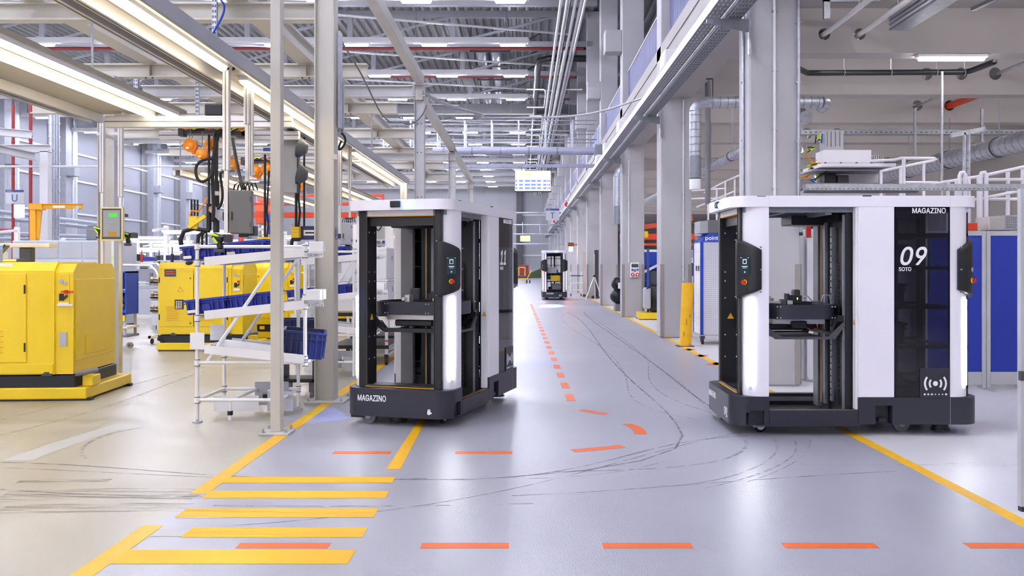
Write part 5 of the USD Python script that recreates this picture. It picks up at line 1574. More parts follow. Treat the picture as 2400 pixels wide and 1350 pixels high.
one('supply_cupboard', B().box(-.45, .45, 0, .5, 0, 1.95, .01).move(trimesh.transformations.translation_matrix((-2.75, 18.6, 0))), WPLAS, 'plain white cupboard at the lane edge behind the robot numbered 11', 'cupboard')
# ------------------------------------------------------------------ cable trays hung along the mezzanine edge
def tray(lab, x0, x1, z, y0, y1, hgt, holes):
    t = thing('cable_tray', lab, 'cable tray', (0, y0, z))
    L = y1 - y0
    part('tray_floor', B().box(x0, x1, 0, L, 0, .004), GALVD, t)
    part('tray_side', B().box(x0 - .004, x0, 0, L, 0, hgt), GALV, t)
    part('tray_side', B().box(x1, x1 + .004, 0, L, 0, hgt), GALV, t)
    part('lip', B().box(x0 - .004, x0 + .02, 0, L, hgt, hgt + .006), GALV, t)
    q = B()
    w = x1 - x0
    for k in range(int(min(L, 26) / .16)):
        for c in range(holes):
            x = x0 + w * (c + .7) / (holes + .4)
            q.box(x - .008, x + .008, k * .16 + .02, k * .16 + .1, -.002, 0)
    part('slot', q, pm('slot_' + str(int(x0 * 100)), 'C9CCD4' if holes == 3 else '4A4C52', .5), t, kind='stuff')
    return t


tray('solid galvanised cable tray, outer one along the mezzanine edge', 2.33, 2.52, 4.72, 3., 100., .12, 3)
tray('perforated galvanised cable tray, inner one along the mezzanine edge', 2.56, 2.74, 4.66, 3., 100., .06, 4)
one('trunking_pipe', B().cyl((2.54, 3, 4.69), (2.54, 100, 4.69), .017, 8), GALV, 'bright conduit running between the two cable trays', 'pipe', smooth=True)
for k in range(12):
    D = COL0 + k * BAY - .05
    lab = ['tray bracket fixed to the massive column behind the robot numbered 09', 'tray bracket on the column beside the yellow bollard', 'tray bracket on the column with the red socket box'][k] if k < 3 else 'galvanised tray bracket on a column far along the lane'
    b = thing('tray_bracket', lab, 'bracket', (2.86, D, 4.6), group=None if k < 3 else 'distant tray brackets')
    part('arm', B().prism([(0, -.12), (0, .05), (-.56, .05), (-.56, .0)], -.02, .02, 'xz'), GALVD, b)
    part('upright', B().box(-.03, 0, -.03, .03, -.4, .6), GALV, b)
    part('brace', B().bar((-.05, 0, .05), (-.02, 0, .28), .03, .02), GALV, b)
for k, (px, py, D) in enumerate(((1580, 120, 14.5), (1478, 268, 21.5), (1446, 316, 25.4), (1428, 335, 28.2))):
    j = thing('junction_box', ['white emergency lamp box on the tray, first from the viewpoint', 'white box on the cable tray above the second column', 'white box on the cable tray above the third column', 'white box with a red lamp on the cable tray'][k], 'box', (2.44, D, 4.845))
    part('case', B().box(-.1, .1, -.25, .25, 0, .3, .01), WPLAS, j)
    part('cover', B().box(-.11, -.1, -.22, .22, .03, .27, .004), PAPER, j)
    if k == 3:
        part('red_lamp', B().ball((-.05, -.3, .05), .05, 1), RED, j, True)
for k, (px, py, D) in enumerate(((1334, 470, 47), (1300, 515, 66))):
    one('alarm_horn', B().ball((0, 0, 0), .12, 2, (1, .7, 1)).box(-.02, .02, -.02, .1, -.12, .2).move(trimesh.transformations.translation_matrix((2.3, D, 4.86))), RED, ['red alarm horn on the cable tray beyond the hanging letter T sign', 'second red alarm horn farther along the cable tray'][k], 'alarm', smooth=True)
# conduits on the columns
for k, (x, y, z0, z1, r, m, lab) in enumerate(((3.17, 10.83, 2.2, 6., .018, WPLAS, 'pale conduit down the middle of the massive column'), (3.47, 10.82, 2.05, 6., .018, GALV, 'shiny conduit with clamps near the edge of the massive column'),
                                               (2.84, 11.1, 0.6, 5.6, .018, GALV, 'conduit on the lane face of the massive column'), (3.33, 17.93, 1.2, 5., .014, WPLAS, 'thin conduit down the column beside the bollard'),
                                               (3.05, 25.03, 1.6, 4.6, .016, WPLAS, 'conduit dropping to the red socket box'))):
    t = thing('conduit', lab, 'conduit', (x, y, 0))
    part('tube', B().cyl((0, 0, z0), (0, 0, z1), r, 8), m, t, 40)
    for z in np.arange(z0 + .3, z1, .75):
        part('clamp', B().box(-.035, .035, -.01, .022, z, z + .02), GALV, t)
hb = thing('hose_tap', 'steel tap with a lever on the massive column', 'tap', at(1876, 530, 10.8))
part('body', B().cyl((0, -.02, -.08), (0, -.02, .1), .018, 10).ball((0, -.02, 0), .032, 1), GALV, hb, 40)
part('lever', B().box(-.1, 0, -.04, -.03, -.012, .002), GALVD, hb)
part('nozzle', B().cyl((0, -.02, -.08), (0, -.02, -.12), .024, 10), BLACK, hb, 40)

# ------------------------------------------------------------------ ducts
def spiral(b, P, r, pitch=.12):
    P = np.asarray(P, float)
    for p, q in zip(P[:-1], P[1:]):
        n = max(1, int(np.linalg.norm(q - p) / pitch))
        for k in range(n):
            c = p + (q - p) * (k + .5) / n
            d = (q - p) / np.linalg.norm(q - p)
            b.cyl(c - d * .008, c + d * .008, r * 1.025, 14)
    return b


D = 14.
t = thing('spiral_duct', 'silver spiral duct with an elbow dropping beside the massive column', 'duct', (0, 0, 0))
A, Bq, C0 = at(1629, 365, D), at(1629, 262, D), at(1660, 240, D)
R = .093
el = [at(1629, 262, D)] + [C0 + (at(1629, 262, D) - at(1660, 262, D)) * math.cos(a) + (C0 - at(1660, 262, D)) * (math.sin(a) - 1) for a in np.linspace(.3, 1.5, 5)]
end = at(1925, 240, D)
part('drop', B().cyl(A, Bq, R, 16), GALV, t, 40)
part('elbow', B().tube(el + [C0 + (.1, 0, 0)], R, 14), GALV, t, 30)
part('run', B().cyl(C0, end, R, 16), GALV, t, 40)
part('seam', spiral(spiral(B(), [A, Bq], R), [C0, end], R), GALVD, t, 40, kind='stuff')
part('end_elbow', B().tube([end, end + (.06, .02, 0), end + (.1, .1, -.01), end + (.1, .3, -.03)], R * 1.06, 14), GALV, t, 40)
part('nozzle', B().cyl(at(1629, 418, D), A, R * 1.05, 16), GALVD, t, 40)
part('outlet', B().cyl(at(1629, 444, D), at(1629, 420, D), R * 1.0, 16), WPLAS, t, 40)
part('hanger', B().cyl(at(1670, 185, D), at(1670, 228, D), .012, 6).cyl(at(1655, 185, D), at(1671, 185, D), .012, 6), BLACK, t)
for x, y0, y1, z, r, lab in ((10.4, 13.5, 34, 4.12, .21, 'broad silver spiral duct running away above the white handrails'), (4.78, 14.5, 40, 4.05, .11, 'slim silver duct running away behind the second column')):
    t = thing('spiral_duct', lab, 'duct', (x, y0, z))
    L = y1 - y0
    part('run', B().cyl((0, 0, 0), (0, L, 0), r, 18), GALV, t, 40)
    part('seam', spiral(B(), [(0, 0, 0), (0, min(L, 14), 0)], r, .25), GALVD, t, 40, kind='stuff')
    for k in range(5):
        part('collar', B().cyl((0, .8 + k * 2.2, 0), (0, .84 + k * 2.2, 0), r * 1.08, 18), DGREY, t, 40)
        part('hanger_rod', B().cyl((0, .8 + k * 2.2, r), (0, .8 + k * 2.2, BEAMZ - z), .01, 6), GALVD, t)
# second column duct farther back, seen between columns
t = thing('spiral_duct', 'silver duct dropping behind the fourth column of the row', 'duct', (X(1449, 27.5), 27.5, 0))
part('drop', B().cyl((0, 0, Z(483, 27.5)), (0, 0, Z(415, 27.5)), .16, 14), GALV, t, 40)
part('nozzle', B().cyl((0, 0, Z(525, 27.5)), (0, 0, Z(483, 27.5)), .155, 14), GALVD, t, 40)
part('hanger', B().cyl((.4, 0, Z(398, 27.5)), (.4, 0, 5.9), .012, 6), GALVD, t)
part('elbow', B().tube([(0, 0, Z(415, 27.5)), (.02, 0, Z(405, 27.5)), (.1, 0, Z(400, 27.5)), (.7, 0, Z(398, 27.5))], .15, 12), GALV, t, 40)

# pipes below the mezzanine
one('drain_pipe', B().tube([at(1850, 150, 15.2), at(1892, 171, 16.6), at(1930, 171, 16.6), at(2260, 169, 16.6), at(2275, 166, 16.5), at(2330, 145, 15.6)], .055, 10), BLACK, 'long black drain pipe hung under the mezzanine beams', 'pipe', smooth=True)
for k, (px) in enumerate((1978, 2088, 2195, 2260)):
    one('pipe_hanger', B().cyl(at(px, 166, 16.6), (X(px, 16.6), 16.6, 5.9), .012, 6).ring(at(px, 170, 16.6), .062, .008, 'x', 14, 5), GALV, ['first', 'second', 'third', 'fourth'][k] + ' thin hanger holding the black drain pipe, counted from the massive column', 'hanger')
for x, lab in ((5.09, 'pale pipe entering the hole nearer the massive column'), (5.69, 'pale pipe entering the next round hole of the beam')):
    t = thing('service_pipe', lab, 'pipe', (x, 8, 5.46))
    part('pipe', B().cyl((0, 0, 0), (0, 7.2, 0), .045, 10), WPLAS, t, 40)
    part('hanger_rod', B().cyl((0, 5., .04), (0, 5., .44), .01, 6), GALVD, t)
for x, D, m, lab in ((10.75, 21.8, REDB, 'red pipe entering a round beam hole above the handrails'), (9.95, 18.2, GALV, 'grey pipe entering the last round hole of the second beam'), (9.94, 21.8, GALV, 'grey pipe entering the round hole beside the red pipe')):
    one('service_pipe', B().cyl((x + .03, D - 1.6, 5.58), (x, D + .6, 5.56), .085 if m is REDB else .035, 12), m, lab, 'pipe', smooth=True)
st = thing('steel_strut', 'dull steel strut frame hanging over the two pale pipes', 'frame', (0, 13.4, 0))
part('upright', B().box(X(1930, 13.4), X(1944, 13.4), -.03, .03, Z(45, 13.4), 5.9), GALVD, st)
part('cross_strut', B().box(X(1930, 13.4), X(2062, 13.4), -.03, .03, Z(5, 13.4), Z(-6, 13.4)), GALVD, st)
gd = thing('ribbed_trunk', 'ribbed steel trunk running overhead beside the strut frame', 'trunking', (X(2093, 13.6), 13.6, Z(72, 13.6)))
part('body', B().box(-.06, .24, -5, 0, 0, .36), GALVD, gd)
for k in range(5):
    part('rib', B().box(-.075, -.06, -5, 0, .03 + k * .07, .06 + k * .07), LGREY, gd)
part('hanger_plate', B().box(.0, .13, -.25, -.22, .1, .5), GALVD, gd)
one('strut_stub', B().bar(at(2280, 22, 12.8), at(2345, -8, 12.2), .07, .05), GALVD, 'slanted steel strut stub at the top by the far lamp', 'strut')
one('vertical_conduit', B().cyl((X(2208, 15.2), 15.2, 0), (X(2208, 15.2), 15.2, Z(168, 15.2)), .024, 8), GALV, 'slim vertical conduit dropping from the black drain pipe', 'conduit', smooth=True)
ct = thing('cross_tray', 'dotted galvanised tray crossing behind the white machine head', 'cable tray', (0, 20.5, Z(316, 20.5)))
part('tray_side', B().box(6.6, 14, -.1, .1, 0, .11), GALVD, ct)
q = B()
for k in range(46):
    q.box(6.7 + k * .12, 6.74 + k * .12, -.103, -.1, .03, .06)
part('slot', q, DGREY, ct, kind='stuff')
for x in (9.3, 10.9):
    part('drop_hanger', B().box(x, x + .06, -.12, -.08, -.5 if x < 10 else -.3, .6), GALVD, ct)
tr = thing('cable_trough', 'long grey dotted cable trough spanning from the massive column above the robot numbered 09', 'trough', (0, 10.5, Z(446, 10.5)))
part('channel', B().box(X(1886, 10.5), X(2520, 10.5), -.04, .08, 0, .075), GALV, tr)
q = B()
for k in range(60):
    x = X(1890, 10.5) + k * .055
    q.box(x, x + .018, -.043, -.04, .012, .02)
part('slot', q, DGREY, tr, kind='stuff')
part('lower_lip', B().box(X(1886, 10.5), X(2150, 10.5), -.02, .06, -.03, -.01), DGREY, tr)
ld = thing('cable_ladder', 'double galvanised upright of a cable ladder by the handrails', 'ladder', (X(2264, 13.6), 13.6, 0))
for x in (-.04, .03):
    part('rail', B().box(x, x + .025, -.03, .03, 0, Z(312, 13.6)), GALV, ld)
for k in range(12):
    part('rung', B().box(-.04, .05, -.01, .01, 2. + k * .12, 2.015 + k * .12), GALVD, ld)
part('top_arm', B().bar((-.25, 0, Z(318, 13.6)), (.3, 0, Z(302, 13.6)), .06, .07), GALV, ld)

# ------------------------------------------------------------------ machine head, platforms and handrails behind the robot numbered 09
D = 14.2
mh = thing('pressing_machine', 'white machine head with an aluminium block and cables above the robot numbered 09', 'machine', (X(1975, D), D, 0))
def mb(px0, px1, py0, py1, y0=-.2, y1=.2, c=.006):
    x = X(1975, D)
    return B().box(X(px0, D) - x, X(px1, D) - x, y0, y1, Z(py1, D), Z(py0, D), c)
part('white_cover', mb(1921, 2031, 355, 385), WHITE, mh)
part('cover_sill', mb(1921, 2031, 385, 390), LGREY, mh)
for px in (1922, 1958, 1994, 2028):
    part('black_latch', mb(px, px + 4, 384, 391, -.22, -.19, .002), BLACK, mh)
part('base_plate', mb(1900, 2070, 391, 399, -.5, .4), WHITE, mh)
part('under_plate', mb(1888, 2066, 401, 405, -.3, .3), LGREY, mh)
part('alu_block', mb(1928, 1972, 308, 354, -.1, .15), LGREY, mh)
for px in (1933, 1942, 1952, 1962):
    part('groove', mb(px, px + 2, 310, 345, -.105, -.1, 0), MGREY, mh)
q = B()
for px in range(2034, 2062, 5):
    v = mb(px, px + 3, 366 + (px - 2034) // 8, 389, -.15, .15, .002); q.raw(v.v[0], v.f[0])
part('heat_sink', q, LGREY, mh)
part('white_column', mb(1921, 2068, 405, 433, .15, .25), WHITE, mh)
part('motor', mb(1928, 1955, 408, 430, -.1, .1, .01), BLACK, mh)
part('motor', mb(1958, 1984, 412, 433, -.1, .1, .01), DGREY, mh)
part('white_drum', B().cyl(at(1963, 415, D) - (X(1975, D), D, 0), at(1963, 428, D) - (X(1975, D), D, 0), .05, 12), WHITE, mh, 40)
part('pedestal', mb(1895, 2060, 440, 880, -.3, .5, .02), LGREY, mh)
part('pedestal_top', mb(1888, 2075, 434, 440, -.4, .5), MGREY, mh)
rg = random.Random(3)
for k in range(16):
    p = at(rg.uniform(1888, 1925), rg.uniform(320, 425), D) - (X(1975, D), D + .1, 0)
    w = np.array([rg.uniform(-.1, .1) for _ in range(9)]).reshape(3, 3)
    part('cable', B().tube([p, p + w[0], p + w[0] + w[1], p + w[0] * .5 + w[2]], .012, 5), rg.choice([BLACK, BLACK, TBLUE, ORAN, LIME, DGREY]), mh, True)
for k in range(4):
    p = at(2060 + rg.uniform(0, 14), 375 + rg.uniform(-8, 12), D) - (X(1975, D), D, 0)
    part('cable', B().tube([p, p + (.05, 0, .05), p + (.07, 0, -.04)], .008, 5), rg.choice([BLACK, LIME]), mh, True)


def rails(label, D, segs, posts, r=.024, deck=None):
    t = thing('handrail', label, 'handrail', (0, D, 0))
    for s in segs:
        part('rail', B().tube([(X(px, D), dy, Z(py, D)) for px, py, dy in s], r, 9), WHITE, t, 50)
    for px, y0, y1, w in posts:
        part('post', B().cyl((X(px, D), 0, Z(y1, D)), (X(px, D), 0, Z(y0, D)), r * w, 9), WHITE, t, 40)
    for x0, x1, py in deck or ():
        part('deck', B().box(X(x0, D), X(x1, D), 0, 1.2, Z(py, D) - .06, Z(py, D)), LGREY, t)
        for x in (x0 + 4, x1 - 4):
            part('leg', B().box(X(x, D) - .03, X(x, D) + .03, 1.1, 1.16, 0, Z(py, D)), LGREY, t)
    return t


rails('white handrail of the platform beside the machine head', 13.4, ([(2064, 370, .4), (2110, 371, .2), (2112, 371, 0), (2190, 371, 0), (2196, 373, 0), (2188, 376, 0)], [(2064, 402, .0), (2110, 392, .0), (2188, 376, 0)], [(2114, 428, 0), (2198, 428, 0)]),
      ((2065, 402, 560), (2110, 392, 560), (2118, 371, 560), (2165, 381, 560)) and ((2065, 402, 560, 1), (2111, 392, 560, 1.1), (2118, 371, 560, 1.2), (2165, 381, 560, 1)), deck=((2122, 2200, 545),))
rails('white handrail rising beside the stairs above the blue screens', 12.2, ([(2222, 426, .6), (2238, 422, .3), (2300, 413, 0), (2400, 390, -.6), (2440, 380, -.9)], [(2222, 472, .6), (2300, 466, 0), (2400, 442, -.6)], [(2310, 421, 0), (2420, 421, 0)], [(2310, 467, 0), (2420, 467, 0)]),
      ((2222, 425, 560, 1), (2240, 424, 560, .8), (2272, 418, 560, .8), (2292, 415, 560, .8), (2362, 403, 540, 1.2), (2397, 392, 540, 1.2)), deck=((2290, 2430, 520),))
for px, lab in ((2255, 'tall white loop post before the stair handrail'), (2304, 'second tall white loop post before the stair handrail')):
    D = 11.9
    one('loop_post', B().tube([at(px - 6, 560, D), at(px - 6, 412, D), at(px - 3, 405, D), at(px + 3, 404, D), at(px + 7, 410, D), at(px + 7, 560, D)], .03, 9), WHITE, lab, 'post', smooth=True)
rails('white balustrade of the stairs behind the work cart with perforated sides', 22., ([(1650, 452, 0), (1700, 425, 0), (1770, 395, 0)], [(1650, 432, 2), (1745, 425, 2)], [(1650, 452, 2), (1745, 450, 2)], [(1650, 480, 1), (1745, 440, 1)]), ((1660, 430, 560, 1), (1680, 440, 560, 1), (1700, 425, 560, 1), (1722, 420, 560, 1), (1740, 405, 560, 1)), deck=((1650, 1760, 545),))
fu = thing('extract_fan', 'silver fan unit with a louvred side behind the blue screens', 'fan unit', at(2342, 540, 11.6))
part('case', B().box(-.22, .0, -.15, .2, 0, .18, .006), ALU, fu); part('louvre_case', B().box(.0, .16, -.15, .2, 0, .2, .006), LGREY, fu)
q = B()
for i in range(5):
    for k in range(5):
        q.bar((.02 + i * .027, -.153, .03 + k * .032), (.035 + i * .027, -.153, .045 + k * .032), .006, .006)
part('louvre', q, MGREY, fu, kind='stuff')
part('stand', B().box(-.2, .14, .0, .1, -1.9, 0), MGREY, fu)
part('red_box', B().box(-.5, -.32, -.05, .1, -.02, .1, .006), REDB, fu)
part('red_box_stand', B().box(-.5, -.32, .0, .1, -1.9, -.02), MGREY, fu)
part('cable', B().tube([(-.2, -.1, .16), (-.1, -.12, .17), (-.02, -.1, .12), (0, -.1, .06)], .012, 6), DGREY, fu, True)

# blue screens
def blue_screen(label, x0, x1, D, z1):
    t = thing('blue_screen', label, 'screen', (0, D, 0))
    part('panel', B().box(x0 + .05, x1 - .05, -.012, .012, .22, z1 - .06), PANB, t)
    part('frame_post', B().box(x0, x0 + .05, -.025, .025, .02, z1, .003), LGREY, t); part('frame_post', B().box(x1 - .05, x1, -.025, .025, .02, z1, .003), LGREY, t)
    part('frame_rail', B().box(x0 + .05, x1 - .05, -.025, .025, z1 - .06, z1, .003), LGREY, t); part('frame_rail', B().box(x0 + .05, x1 - .05, -.025, .025, .06, .22, .003), LGREY, t)
    part('foot', B().box(x0, x0 + .06, -.2, .2, 0, .03), LGREY, t)
    return t


D = 10.55
blue_screen('blue partition screen half hidden behind the robot numbered 09', X(2060, D), X(2309, D), D, 1.96)
blue_screen('blue partition screen in a grey frame to the side of the robot numbered 09', X(2310, D), X(2401, D), D, 1.96)
blue_screen('blue partition screen in a grey frame farthest out', X(2402, D), X(2560, D), D, 1.96)
t = thing('blue_screen', 'blue screen seen edge-on at the very edge of the picture', 'screen', (0, 5.35, 0))
part('frame_post', B().box(X(2388, 5.35), X(2397, 5.35), -.02, .02, .03, 2.02, .003), LGREY, t)
part('panel', B().box(X(2397, 5.35), X(2397, 5.35) + .7, -.01, .01, .1, 2.0), PANB, t)
part('clamp', B().box(X(2386, 5.35), X(2398, 5.35), -.03, .0, .82, .88, .003), DGREY, t)
part('foot', B().box(X(2390, 5.35), X(2398, 5.35), -.02, .02, 0, .03), BLACK, t)

# white locker and red-black rack seen through the robot's opening
lk = thing('white_locker', 'tall rounded white locker seen through the opening of the robot numbered 09', 'locker', (X(1912, 11.3), 11.3, 0))
g = rrect(-.13, .13, .02, 1.9, .06, 5)
part('door', B().prism(g, -.05, 0, 'xz'), WHITE, lk, 30)
part('side', B().box(-.16, -.125, 0, .5, .02, 1.92), LGREY, lk); part('body', B().box(-.125, .3, 0, .5, .0, 1.9), WPLAS, lk)
rr = thing('red_rack', 'red-framed rack with a black drawer behind the white locker', 'rack', (X(1908, 12.3), 12.3, 0))
for x in (-.12, .14):
    part('post', B().box(x, x + .07, -.03, .03, 0, Z(495, 12.3), .003), RED, rr)
part('black_drawer', B().box(-.06, .14, -.02, .3, Z(535, 12.3), Z(508, 12.3), .006), BLACK, rr)
part('top_rail', B().box(-.15, .25, -.04, .04, Z(495, 12.3), Z(486, 12.3)), LGREY, rr)
part('yellow_hose', B().cyl((-.16, -.05, .9), (-.16, -.05, 1.45), .012, 6), YELD, rr)

# ------------------------------------------------------------------ work cart, bollard, socket box
D0 = 16.45
wc = thing('work_cart', 'white perforated work cart with a blue hood and grey cooler beside the bollard', 'work cart', (X(1643, D0), D0, 0), 0)
W, Dp, H = .95, .7, 1.98
part('perforated_side', B().box(.04, W, 0, .01, .2, H), pm('perforated_white', 'DADBE6', .5), wc)
q = B()
for r in range(44):
    for c in range(22):
        q.box(.07 + c * .04, .08 + c * .04, -.002, 0, .24 + r * .039, .25 + r * .039)
part('hole', q, MGREY, wc, kind='stuff')
part('ribbed_end', B().box(0, .01, .03, Dp, .2, H), WPLAS, wc)
q = B()
for k in range(40):
    q.box(-.006, 0, .04, Dp - .02, .22 + k * .043, .235 + k * .043)
part('end_rib', q, PAPER, wc, kind='stuff')
part('body', B().box(.01, W, .01, Dp, .2, H), LGREY, wc)
part('corner_post', B().box(-.012, .045, -.012, .035, .19, H), TBLUE, wc); part('corner_post', B().box(-.012, .03, Dp - .03, Dp + .01, .19, H), TBLUE, wc)
hd = B()
P = [(-.015, -.015, H), (W, -.015, H), (W, Dp, H), (-.015, Dp, H), (.16, .06, H + .17), (W, .06, H + .17), (W, Dp, H + .17), (.16, Dp, H + .17)]
hd.raw(P, [[0, 1, 5], [0, 5, 4], [3, 0, 4], [3, 4, 7], [4, 5, 6], [4, 6, 7], [1, 2, 6], [1, 6, 5], [2, 3, 7], [2, 7, 6], [0, 3, 2], [0, 2, 1]])
hood = part('hood', hd, TBLUE, wc)
tx = B().text('point', .075, (0, 0, 0), '-y', .004, True, wide=.25)
a = math.atan2(.075, .17)
part('hood_text', tx.move(trimesh.transformations.translation_matrix((.085, .0, H + .04)) @ trimesh.transformations.rotation_matrix(-a, (1, 0, 0))), TEXTW, hood)
part('plinth', B().box(-.012, W, -.012, Dp, .17, .2), LGREY, wc)
for x, y in ((.02, .06), (.1, .5), (.8, .06)):
    c = part('caster', B().cyl((x, y, .065), (x + .035, y, .065), .065, 16), RUB, wc, 40)
    part('fork', B().box(x - .02, x + .06, y - .04, y + .06, .11, .17), DGREY, c)
part('door_latch', B().box(-.02, -.006, .15, .2, 1.42, 1.52, .003).box(-.02, -.006, .36, .41, 1.42, 1.52, .003), DGREY, wc)
ac = thing('cooling_unit', 'grey louvred cooling unit on top of the blue-hooded work cart', 'cooling unit', (X(1643, D0), D0, H + .17))
part('case', B().box(.16, W, .1, Dp - .05, 0, .26, .008), MGREY, ac)
part('end_grille', B().box(-.0, .16, .1, Dp - .05, 0, .24, .008), LGREY, ac)
q = B()
for i in range(9):
    for k in range(6):
        q.bar((.5 + i * .05, .098, .03 + k * .037), (.53 + i * .05, .098, .055 + k * .037), .008, .01)
part('louvre', q, DGREY, ac, kind='stuff')
part('vent_stub', B().cyl((.55, .35, .26), (.55, .35, .38), .08, 12), LGREY, ac, 40)
one('vertical_duct', B().cyl((X(1664, 16.8), 17.0, 2.75), (X(1664, 16.8), 17.0, 5.9), .055, 10), MGREY, 'grey vertical pipe rising behind the cooling unit', 'pipe', smooth=True)
bo = thing('bollard', 'scuffed yellow steel bollard leaning slightly at the lane edge', 'bollard', (X(1606, 16.15), 16.15, 0))
part('tube', B().cyl((0, 0, .01), (.05, 0, 1.19), .112, 24), BOLL, bo, 40)
part('cap', B().cyl((.05, 0, 1.19), (.05, 0, 1.2), .108, 24), YELD, bo, 40)
part('floor_plate', B().box(-.17, .15, -.14, .14, 0, .012), DGREY, bo)
for k, (x, z, h) in enumerate(((.0, .4, .12), (-.05, .2, .08), (.06, .55, .06))):
    part('scuff', B().box(x, x + .008, -.114, -.1085, z, z + h), DGREY, bo)
sb = thing('socket_box', 'grey socket box with two red sockets on the third column', 'socket box', at(1487, 633, 25.05))
part('case', B().box(-.13, .13, -.1, 0, -.22, .22, .015), WPLAS, sb)
part('window', B().box(-.1, .1, -.105, -.1, .08, .18, .003), DGREY, sb)
for x in (-.07, .07):
    s = part('red_socket', B().cyl((x, -.15, -.13), (x, -.1, -.13), .052, 14), RED, sb, 40)
    part('socket_cap', B().cyl((x, -.155, -.13), (x, -.15, -.13), .028, 10), WPLAS, s, 40)
    part('blue_socket', B().cyl((x * 1.1, -.13, .01), (x * 1.1, -.1, .01), .03, 12), TBLUE, sb, 40)
part('switch_row', B().box(-.03, .03, -.11, -.1, -.05, .03, .003), MGREY, sb)

# things seen between the columns
em_ = thing('engine_pallet', 'dark engine block on a yellow pallet between the second and third columns', 'engine', (X(1532, 24.2), 24.2, 0))
part('pallet', B().box(-.45, .5, -.4, .4, .02, .2, .01), YEL, em_); part('pallet_runner', B().box(-.45, .5, -.38, -.3, 0, .04).box(-.45, .5, .3, .38, 0, .04), BLACK, em_)
part('block', B().box(-.12, .4, -.3, .3, .2, .75, .06).ball((.1, -.1, .7), .3, 2), BLACK, em_, 40)
part('gearbox', B().cyl((.0, -.3, .75), (.3, -.3, .75), .2, 14), DGREY, em_, 40)
part('white_tank', B().box(-.33, -.12, -.35, -.1, .3, .9, .04), LGREY, em_)
part('screen_panel', B().box(-.1, .35, -.05, 0, .95, 1.35, .01), DGREY, em_)
part('mast', B().box(-.2, -.14, -.1, -.04, .2, 2.0), INK, em_)
part('hose', B().tube([(-.3, -.3, .8), (-.1, -.36, 1.0), (.1, -.34, .85), (.3, -.3, .5)], .03, 7), RUB, em_, True)
en = thing('engine_stand', 'dark engine hung with hoses between the third and fourth columns', 'engine', (X(1447, 28.5), 28.5, 0))
part('block', B().box(-.12, .3, -.2, .3, .25, 1.05, .06).ball((.0, -.1, .9), .22, 2).ball((-.02, -.1, .5), .24, 2), BLACK, en, 40)
part('stand', B().box(-.1, .3, -.2, .3, 0, .25, .02), MGREY, en)
part('white_tag', B().box(-.02, .08, -.36, -.35, .75, .95), PAPER, en)
part('hose', B().tube([(-.1, -.2, 1.1), (-.14, -.3, .9), (-.05, -.35, .7), (.1, -.3, .5)], .03, 7).tube([(.1, -.25, 1.2), (.16, -.3, .9), (.0, -.34, .45)], .025, 7), RUB, en, True)
bs = thing('blue_shelf', 'blue steel shelving behind the engine on the yellow pallet', 'shelving', (X(1530, 27), 27, 0))
for z in (.5, 1.0, 1.5):
    part('shelf', B().box(-.7, .9, 0, .5, z, z + .04), TBLUE, bs)
for x in (-.7, .86):
    part('post', B().box(x, x + .04, 0, .04, 0, 1.95), TBLUE, bs)
part('back', B().box(-.7, .9, .48, .5, .3, 1.95), TBLUE, bs)
part('white_strap', B().bar((-.3, -.02, 1.3), (.3, -.02, 1.6), .01, .08), WPLAS, bs)
rc = thing('red_gantry', 'red gantry crane between the columns beyond the bollard', 'crane', (0, 30.5, 0))
part('girder', B().box(3.4, 9, -.08, .08, Z(562, 30.5), Z(548, 30.5), .01), REDB, rc)
part('lower_girder', B().box(3.4, 9, -.05, .05, Z(576, 30.5), Z(570, 30.5), .01), REDB, rc)
part('jib', B().bar((3.6, 0, 2.75), (6, 0, 3.2), .1, .16), REDB, rc)
for x in (3.45, 8.9):
    part('leg', B().box(x, x + .12, -.06, .06, 0, Z(548, 30.5)), REDB, rc)
part('yellow_block', B().box(4.2, 4.4, -.12, .1, Z(558, 30.5), Z(542, 30.5), .02), YEL, rc)
part('paper', B().box(4.2, 4.8, -.1, -.09, Z(600, 30.5), Z(585, 30.5)), PAPER, rc)
for k, (x, y, lab) in enumerate(((6.5, 33., 'pale machine tool behind the red gantry'), (11., 24., 'pale machine tool in the shade behind the blue screens'), (9.6, 27.5, 'pale machine tool behind the white machine head'))):
    t = thing('machine_tool', lab, 'machine', (x, y, 0))
    part('housing', B().box(-1.2, 1.2, 0, 1.6, .1, 2.1, .03), LGREY, t); part('door', B().box(-.5, .5, -.03, 0, .5, 1.8, .01), WPLAS, t)
    part('window', B().box(-.3, .3, -.04, -.03, 1.1, 1.6, .005), DGREY, t); part('plinth', B().box(-1.1, 1.1, .05, 1.5, 0, .1), DGREY, t)
    part('signal_lamp', B().cyl((1., .4, 2.1), (1., .4, 2.35), .04, 10), WPLAS, t, 40)
    part('console', B().box(.65, .95, -.12, 0, 1.1, 1.6, .01), MGREY, t)

